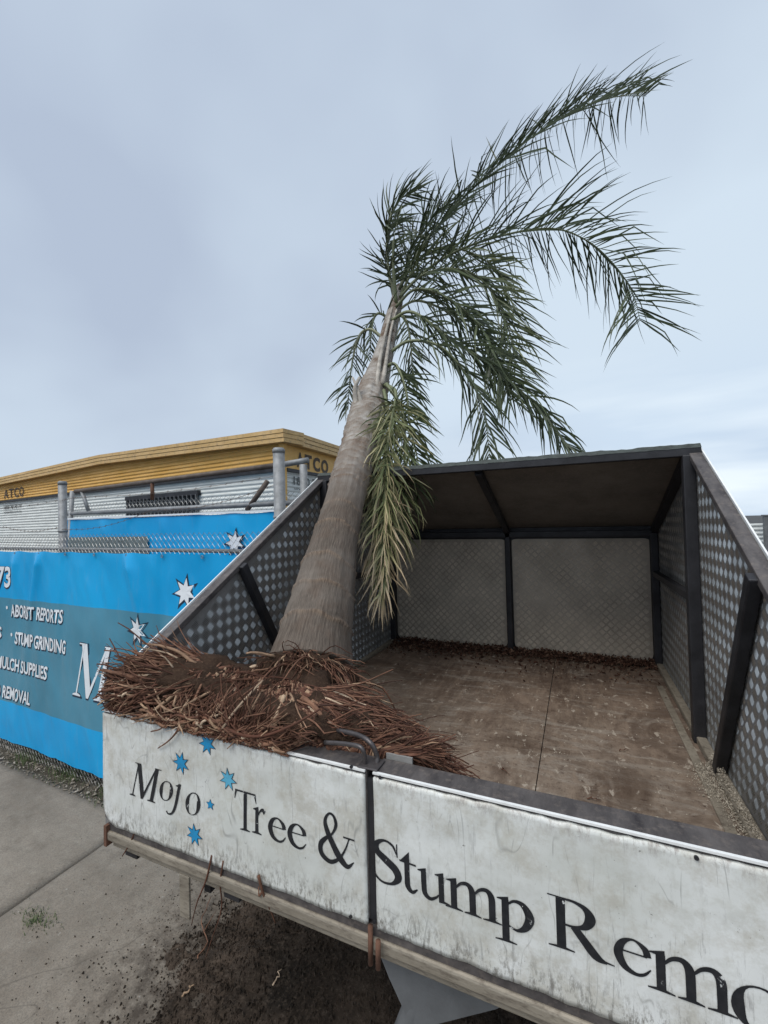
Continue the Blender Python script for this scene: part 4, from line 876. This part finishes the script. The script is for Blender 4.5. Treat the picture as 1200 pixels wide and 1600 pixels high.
post(1.02, 1.575, .034); post(3.50, 1.635, .038); post(-1.6, 1.57, .036)
MB().tube([fence_pt(-3.2, .972, -.018), fence_pt(3.47, .962, -.018)], .014, 12).build('top_rail', GALV, fence, True)
def barbed(z0, z1, s0, s1, sag, off=-.03):
    mb = MB(); n = 60; P = []
    for i in range(n+1):
        t = i/n; P.append(fence_pt(s0+(s1-s0)*t, z0+(z1-z0)*t-sag*math.sin(math.pi*((t*2) % 1))+.004*fbm(t*30, z0), off))
    mb.tube(P, .0016, 4, False)
    for i in range(2, n, 2):
        for a in (0, 1.6): mb.tube([P[i]+Vector((math.cos(a)*.012, 0, math.sin(a+.6)*.012)), P[i]-Vector((math.cos(a)*.012, 0, math.sin(a+.6)*.012))], .0012, 3, False)
    mb.build('barbed_wire', BARB, fence)
barbed(1.38, 1.45, -1.0, 3.5, .03); barbed(1.14, 1.40, 1.02, 3.5, .05); barbed(1.20, 1.16, -1.0, 1.02, .04)
for s in np.arange(-2.6, 3.4, .42):
    e_ = fence_pt(s, .922, .012+.006); ring = [e_+FD*(math.cos(k*.5236)*.010)+EZ*(math.sin(k*.5236)*.010) for k in range(13)]; MB().tube(ring, .0025, 5, False).build('eyelet', GALV, fence)
    q = fence_pt(s, .965, .004); MB().tube([q+Vector((0, 0, -.045)), q+Vector((.004, .012, .012)), q+Vector((-.004, .035, .018)), q+Vector((.0, .012, -.03))], .002, 4, False).build('wire_tie', WIRE, fence)
# front banner
BOFF = {}
def banner_sheet(name, name2, fp, s0, s1, zt, zb, mat, amp, seed, hooks):
    nx, nz = int((s1-s0)/.022), 90; vs = []
    for j in range(nz+1):
        for i in range(nx+1):
            s = s0+(s1-s0)*i/nx; t = j/nz; z = zb+(zt-zb)*t
            d = amp*fbm(s*1.1, z*.5, seed)+amp*.5*fbm(s*3.5+z*1.4, z*.8, seed+3)
            for hx, hz, dx, w in hooks:                       # creases that fan out from the ties
                u = (s-hx)-(zt-z)*dx; 
                if abs(u) < .3: d += w*2.6*math.exp(-(u/.055)**2)*math.exp(-(zt-z)/hz)
            e = min(1, (zt-z)*8)
            sagt = (-.010*abs(math.sin(s*math.pi/.42)) if j == nz else 0)+(-.018*fbm(s*2.2, 5, seed) if j == 0 else 0)
            o_ = .012+max(-.008, d*e); BOFF[(name2, i, j)] = o_; vs.append(fp(s, z+sagt, o_))
    mb = MB(); mb.add(vs, [(j*(nx+1)+i, j*(nx+1)+i+1, (j+1)*(nx+1)+i+1, (j+1)*(nx+1)+i) for j in range(nz) for i in range(nx)])
    return mb.mesh(name, mat, True)
hk = [(.35+.42*i, random.uniform(.35, .9), random.uniform(-.35, .35), random.choice((-.010, .012, .016))) for i in range(-6, 8)]
BZ1, BZ2 = .487, -.514
ban = thing('banner', fence_pt(1.4, -.88), 'large blue vinyl advertising banner with white lettering tied to the front fence', 'banner', 'blue advertising banners')
BM = mat_banner('blue_vinyl_banner', BZ1-(-.88), BZ2-(-.88))
me = banner_sheet('sheet', 'front', fence_pt, -2.8, 3.42, .945, -.88, BM, .018, 4, hk)
sh = obj('sheet', me, ban)
# band limits are world heights: the material reads object z, and the sheet's origin sits at 0
for nd in BM.node_tree.nodes:
    if nd.type == 'MATH' and nd.operation == 'LESS_THAN': nd.inputs[1].default_value = BZ1
    if nd.type == 'MATH' and nd.operation == 'GREATER_THAN': nd.inputs[1].default_value = BZ2
def boff(p):
    s_ = (p-FO).dot(FD); i = (s_+2.8)/6.22*int(6.22/.022); j = (p.z+.88)/1.825*90; i0, j0 = int(i), int(j); fi, fj = i-i0, j-j0; g = lambda a, b: BOFF.get(('front', a, b), .012)
    return (g(i0, j0)*(1-fi)+g(i0+1, j0)*fi)*(1-fj)+(g(i0, j0+1)*(1-fi)+g(i0+1, j0+1)*fi)*fj
def lay(me, extra):
    for v in me.vertices:
        p = v.co.copy(); sp = (p-FO).dot(FD); v.co = FO+FD*sp+FN*(boff(p)+extra+((p-FO).dot(FN)))+Vector((0, 0, p.z-FO.z))
def on_f(px, py): return on_plane(px, py, FO, FN)
def btext(txt, p0, p1, h, dark=.035, shear=.18, size_dark=1.):
    a = on_f(*p0); b = on_f(*p1); w = (b-a).length; ex = FD; lt = None
    me = font_mesh('lettering', txt, WHITEP, a, ex, EZ, FN, h, w, shear, .024, .0); lay(me, .0035); o = obj('lettering', me, ban)
    md = font_mesh('outline', txt, DARKP, a+ex*.006-EZ*.007, ex, EZ, FN, h, w, shear, .024+dark, .0); lay(md, .0018); obj('outline', md, o)
btext('ABORIST REPORTS', (20, 962), (99, 971), .118)
btext('STUMP GRINDING', (25, 1005), (106, 1019), .118)
btext('MULCH SUPPLIES', (-2, 1041), (77, 1055), .118)
btext('D REMOVAL', (-3, 1085), (49, 1092), .118)
btext('73', (-2, 915), (19, 917), .20)
btext('S', (-5, 995), (4, 996), .118)
for p in ((13, 949), (21, 991)):
    q = on_f(*p); mb = MB(); mb.prism([(math.cos(k*.7854)*.017, math.sin(k*.7854)*.017) for k in range(8)], q+FN*(boff(q)+.003), FD, EZ, .0005); mb.build('bullet', WHITEP, ban)
def banner_glyph(ch, p, h, wx, parent, on, ex, nrm, sh_=.2):
    o_ = on(*p); mbw = MB(); mbd = MB(); e = 0
    for piece in GL[ch]:
        e += 1
        for poly in piece:
            pts = [((x+sh_*y)*wx, y*h) for x, y in poly]; c0x = sum(x for x, y in pts)/len(pts); pts = [(x+(.005 if x > c0x else -.005), y) for x, y in pts]; mbw.add([o_+ex*x+EZ*y+nrm*(.0042+.0001*e) for x, y in pts], [tuple(range(len(pts)))])
            cx = sum(x for x, y in pts)/len(pts); cy = sum(y for x, y in pts)/len(pts)
            grow = [(x+(.011 if x > cx else -.011), y+(.011 if y > cy else -.011)) for x, y in pts]
            mbd.add([o_+ex*(x+.004)+EZ*(y-.006)+nrm*(.0020+.0001*e) for x, y in grow], [tuple(range(len(pts)))])
    w_ = mbw.build('lettering', WHITEP, parent); lay(w_.data, 0); lay(mbd.build('outline', DARKP, w_).data, 0)
banner_glyph('M', (118, 1083), .45, .40, ban, on_f, FD, FN, .30)
banner_glyph('o', (183, 1096), .45, .40, ban, on_f, FD, FN, .30)
def bstar(px, py, r, parent, on, ex, nrm, rot=.12):
    c = on(px, py); mb = MB(); md = MB()
    for t in star_tris(r*.84, r*.40, 7, rot): mb.add([c+ex*x+EZ*y+nrm*.0035 for x, y in t], [(0, 1, 2)])
    for t in star_tris(r*1.15, r*.52, 7, rot): md.add([c+ex*(x+.004)+EZ*(y-.004)+nrm*.0018 for x, y in t], [(0, 1, 2)])
    s_ = mb.build('star', WHITEP, parent); md_ = md.build('outline', DARKP, s_)
    if nrm is FN: lay(s_.data, 0); lay(md_.data, 0)
    else:
        for q_ in (s_, md_):
            for v in q_.data.vertices: v.co = v.co+nrm*.024
bstar(292, 925, .125, ban, on_f, FD, FN); bstar(218, 984, .125, ban, on_f, FD, FN)

# pipe gate behind, with the second banner
GY = 1.75
gate = thing('pipe_gate', (-3.0, GY, G), 'tall steel pipe gate with chain link behind the front fence', 'gate')
def gp(s, z, off=0.): return Vector((s, GY-off, z))
def og(px, py): return on_y(px, py, GY)
def gpipe(name, a, b, r, mat): 
    return MB().tube([a, b], r, 14).build(name, mat, gate, True)
lt = og(113, 767); lb = og(92, 872); lb.z = G+.08
gpipe('stile', Vector((lt.x, GY, lt.z)), Vector((lb.x-.02, GY, G+.08)), .022, GALV)
ma = og(103, 803); mbp = og(424, 793)
gpipe('mid_rail', Vector((ma.x, GY, ma.z)), Vector((-1.42, GY, mbp.z+.03)), .021, GALV)
ta = og(118, 768); tb = og(440, 726); gpipe('top_rail', ta, tb, .022, SPIPE)
gpipe('brace', og(128, 768), og(139, 800), .018, GALV)
gpipe('upright', og(238, 755), og(238, 781), .017, RUST)
gpipe('brace', og(418, 752), og(386, 797), .021, SPIPE)
gpipe('top_rail', og(436, 727), og(481, 719), .023, GALV)
pr = og(474, 726); gpipe('stile', pr, Vector((pr.x, GY, G+.05)), .030, GALV)
gpipe('bottom_rail', Vector((lb.x, GY, G+.1)), Vector((-1.42, GY, G+.1)), .022, GALV)
links('wire_mesh', -4.3, -1.45, .95, 1.40, gp, gate, .052, .0017)
ban2 = thing('banner', (-3.0, GY, -.8), 'second blue banner hanging on the pipe gate behind the front fence', 'banner', 'blue advertising banners')
BM2 = mat_banner('blue_vinyl_banner_plain', 0, 0, False)
hk2 = [(-4.2+.42*i, random.uniform(.15, .4), random.uniform(-.3, .3), random.choice((-.006, .008))) for i in range(7)]
obj('sheet', banner_sheet('sheet', 'gate', gp, -4.40, -1.62, 1.243, -.8, BM2, .005, 14, hk2), ban2)
mb = MB(); mb.box(-4.37, -1.64, GY-.022, GY-.016, 1.240, 1.256); mb.build('hem', WHITEP, ban2)
a = on_y(105, 840, GY-.03); b = on_y(236, 858, GY-.03); mb = MB()
mb.box(-4.36, -3.11, GY-.0315, GY-.030, .80, 1.055); mb.build('printed_photo', GREYP, ban2)
bstar(370, 847, .115, ban2, lambda x, y: on_y(x, y, GY), EX, NR)

# ================================================================== SITE OFFICE
C0 = Vector((-2.5, 2.985, 0)); e1 = Vector((-.991, .137, 0)).normalized(); e2 = Vector((-.02, 1., 0)).normalized(); NF = Vector((-.137, -.991, 0)).normalized(); NE = Vector((.99, .02, 0)).normalized()
YEL = M('faded_mustard_paint', .55); a = YEL.noise(2.5, 6, .65, sc=(1, 1, 3)); b = YEL.noise(25, 5, .75)
YEL.color(YEL.mix(YEL.ramp(b, [(.55, 0.), (.72, .6)]), YEL.ramp(a, [(.3, (.60, .335, .07)), (.7, (.74, .455, .15))]), (.34, .25, .14))); YEL.bump(b, .001); YEL = YEL.m
YCAP = M('weathered_yellow_capping', .6); a = YCAP.noise(3, 6, .7, sc=(1, 1, 5)); b = YCAP.noise(18, 5, .8)
YCAP.color(YCAP.mix(YCAP.ramp(b, [(.5, 0.), (.68, .7)]), YCAP.ramp(a, [(.3, (.54, .345, .13)), (.7, (.68, .47, .23))]), (.26, .19, .12))); YCAP.bump(b, .001); YCAP = YCAP.m
WHT = simple('white_corrugated_steel', (.66, .68, .66), .5, 0, .14, 3, .0005, sc=(1, 1, 4))
office = thing('site_office', C0+e1*4+Vector((0, 0, G)), 'portable site office with white ribbed walls and yellow top behind the fences', 'building')
LF = 8.45; LE = 3.2
def corr(name, o_, ex, nrm, L, z0, zt_f, mat, pitch=.052, amp=.012, off=0., n=1):
    """horizontal ribs: one strip of profile along ex, cut under zt_f(s)"""
    mb = MB(); zs = []; z = z0; zmax = max(zt_f(s) for s in np.linspace(0, L, 9)); k = 0
    cols = sorted(set([0, L]+[L*i/12 for i in range(13)]+([L*.46] if L > 5 else [])))
    while z <= zmax+pitch:
        for dz, d in ((0, 0), (.28, amp), (.55, amp), (.8, 0)): zs.append((z+dz*pitch, d))
        z += pitch
    vs = []
    for (zz, d) in zs:
        for s in cols: vs.append(o_+ex*s+nrm*(d+off)+Vector((0, 0, min(zz, zt_f(s)))))
    q = len(cols); mb.add(vs, [(j*q+i, j*q+i+1, (j+1)*q+i+1, (j+1)*q+i) for j in range(len(zs)-1) for i in range(q-1)]); return mb.build(name, mat, office)
RIDGE = LF*.46
def capz(s): return 2.20+(.115*s/RIDGE if s < RIDGE else .115-.06*(s-RIDGE)/(LF-RIDGE))
ybot = 1.76
corr('wall', C0, e1, NF, LF, G+.12, lambda s: ybot, WHT)
corr('wall', C0, e2, NE, LE, G+.12, lambda s: ybot, WHT)
corr('fascia_ribs', C0, e1, NF, LF, ybot+.02, lambda s: capz(s)-.14, YEL, .050, .012, .02)
mb = MB(); mb.prism([(0, ybot), (LE, ybot), (LE, 2.1), (0, 2.1)], C0+NE*.02, e2, EZ, .01); mb.build('fascia_panel', YEL, office)
MB().bar(C0+NF*.03+Vector((0, 0, ybot)), C0+e1*LF+NF*.03+Vector((0, 0, ybot)), .05, .035).build('drip_rail', STEEL, office)
MB().bar(C0+NE*.03+Vector((0, 0, ybot)), C0+e2*LE+NE*.03+Vector((0, 0, ybot)), .05, .035).build('drip_rail', STEEL, office)
MB().bar(C0+NF*.03+NE*.02+Vector((0, 0, G+.1)), C0+NF*.03+NE*.02+Vector((0, 0, 2.1)), .06, .06).build('corner_post', YEL, office)
def cap(sa, sb, za, zb, o_, ex, nrm, ext=0.):
    for k, (h0, h1, d) in enumerate(((-.15, -.10, .13), (-.10, -.05, .135), (-.05, 0, .14))):
        mb = MB(); A = o_+ex*sa; B = o_+ex*sb
        vs = [A+nrm*d+Vector((0, 0, za+h0)), B+nrm*d+Vector((0, 0, zb+h0)), B+nrm*d+Vector((0, 0, zb+h1-.006)), A+nrm*d+Vector((0, 0, za+h1-.006)),
              A-nrm*.2+Vector((0, 0, za+h0)), B-nrm*.2+Vector((0, 0, zb+h0)), B-nrm*.2+Vector((0, 0, zb+h1-.006)), A-nrm*.2+Vector((0, 0, za+h1-.006))]
        mb.add(vs, [(0, 1, 2, 3), (5, 4, 7, 6), (4, 5, 1, 0), (3, 2, 6, 7), (0, 3, 7, 4), (1, 5, 6, 2)]); mb.build('capping_board', YCAP, office)
cap(-.14, RIDGE, capz(0), capz(RIDGE), C0, e1, NF); cap(RIDGE, LF+.05, capz(RIDGE), capz(LF), C0, e1, NF)
cap(-.0, LE, capz(0)-.002, capz(0)-.03, C0, e2, NE)
mb = MB(); a_ = [C0+NF*.1+NE*.1+Vector((0, 0, 2.14)), C0+e1*RIDGE+NF*.1+Vector((0, 0, 2.25)), C0+e1*LF+NF*.1+Vector((0, 0, 2.19))]; bk = [v+e2*LE for v in a_]
mb.add(a_+bk, [(0, 3, 4, 1), (1, 4, 5, 2)]); mb.build('roof', GREYMETAL, office)
mb = MB(); b0 = C0+e1*LF; mb.add([b0+Vector((0, 0, G+.1)), b0+e2*LE+Vector((0, 0, G+.1)), b0+e2*LE+Vector((0, 0, 2.1)), b0+Vector((0, 0, 2.1))], [(0, 1, 2, 3)])
b1_ = C0+e2*LE; mb.add([b1_+Vector((0, 0, G+.1)), b1_+e1*LF+Vector((0, 0, G+.1)), b1_+e1*LF+Vector((0, 0, 2.1)), b1_+Vector((0, 0, 2.1))], [(0, 1, 2, 3)]); mb.build('rear_wall', WHT, office)
for s in (.4, 2.8, 5.4, 8.0):
    for t in (.2, LE-.2): q = C0+e1*s+e2*t; MB().box(q.x-.12, q.x+.12, q.y-.12, q.y+.12, G-.04, G+.12).build('footing_block', CONC, office)
LETD = simple('dark_sign_paint', (.07, .045, .025), .6, 0, .4, 30, 0); LETB = simple('faded_black_sign_paint', (.10, .11, .11), .6, 0, .4, 30, 0)
def wall_text(txt, pa, pb, h, mat, plane_n, ex, off, bold=.02):
    A = on_plane(*pa, C0+plane_n*off, plane_n); B = on_plane(*pb, C0+plane_n*off, plane_n); w = (B-A).dot(ex)
    me = font_mesh('sign_lettering', txt, mat, A, ex, EZ, plane_n, h, w, 0, bold, 0.); return obj('sign_lettering', me, office)
def word(txt, pa, pb, *r):
    n_ = len(txt)
    for k, ch in enumerate(txt):
        f0, f1 = k/n_, (k+.86)/n_; wall_text(ch, (pa[0]+(pb[0]-pa[0])*f0, pa[1]+(pb[1]-pa[1])*f0), (pa[0]+(pb[0]-pa[0])*f1, pa[1]+(pb[1]-pa[1])*f1), *r).name = 'sign_letter'
word('ATCO', (6, 779), (38, 774), .19, LETD, NF, -e1, .038)
wall_text('1800 70 70 77', (6, 796), (33, 792), .085, LETB, NF, -e1, .018, .01)
wall_text('www.atco.com.au', (6, 802), (33, 799), .05, LETB, NF, -e1, .018, .01)
word('ATCO', (464, 728), (515, 741), .17, LETD, NE, e2, .035, .045)
wall_text('1800 70 70 77', (459, 757), (530, 780), .10, LETB, NE, e2, .018, .02)
wall_text('www.atco.com.au', (459, 765), (520, 784), .035, LETB, NE, e2, .018, .01)
# window with security grille
wa = on_plane(201, 783, C0+NF*.03, NF); wb = on_plane(309, 771, C0+NF*.03, NF); s0 = (wa-C0).dot(e1); s1 = (wb-C0).dot(e1); zt = wb.z+.01
fr = MB(); P_ = lambda s, z, o_: C0+e1*s+NF*o_+Vector((0, 0, z))
win = MB(); win.prism([(0, 0), (1, 0), (1, 1), (0, 1)], P_(s1, zt-.75, .016), e1*(s0-s1), EZ*.75, -.002 if False else .002); wv = win.build('window', GLASS, office)
MB().bar(P_(s1-.04, zt, .04), P_(s0+.04, zt, .04), .05, .06).build('frame', STEEL, wv)
for k in range(19): s = s1+(s0-s1)*k/18; MB().bar(P_(s, zt-.75, .045), P_(s, zt-.02, .045), .014, .05, (0, 1, 0)).build('bar', MUDFLAP, wv)
for z in (zt-.10, zt-.20, zt-.4, zt-.6): MB().bar(P_(s1, z, .05), P_(s0, z, .05), .012, .016).build('bar', MUDFLAP, wv)

# ================================================================== right background
A = at(1171, 823, 11.5); B = at(1420, 815, 11.5)
sfence = thing('steel_fence', (A.x, A.y, G), 'low pale corrugated steel fence beyond the right side of the tray', 'fence')
mb = MB(); dx = (B-A); dx.z = 0; ex = dx.normalized(); nr = Vector((ex.y, -ex.x, 0)); zs = []; z = G
while z < A.z: zs += [(z, 0), (z+.03, .02), (z+.06, .02), (z+.085, 0)]; z += .11
Lr = dx.length+3; mb.add([Vector((A.x, A.y, 0))-ex*1.5+ex*(Lr*i)+nr*d+Vector((0, 0, zz)) for zz, d in zs for i in (0, 1)], [(2*j, 2*j+1, 2*j+3, 2*j+2) for j in range(len(zs)-1)]); mb.build('sheeting', WHT, sfence)
q = at(1198, 806, 11.2); mb = MB(); mb.box(q.x-.07, q.x+.07, q.y-.07, q.y+.07, G, q.z); po = mb.build('fence_post', MUDFLAP, sfence, bevel=.01)
MB().box(q.x-.09, q.x+.09, q.y-.09, q.y+.09, q.z, q.z+.03).build('cap', MUDFLAP, po)
print('objects', len(bpy.data.objects))
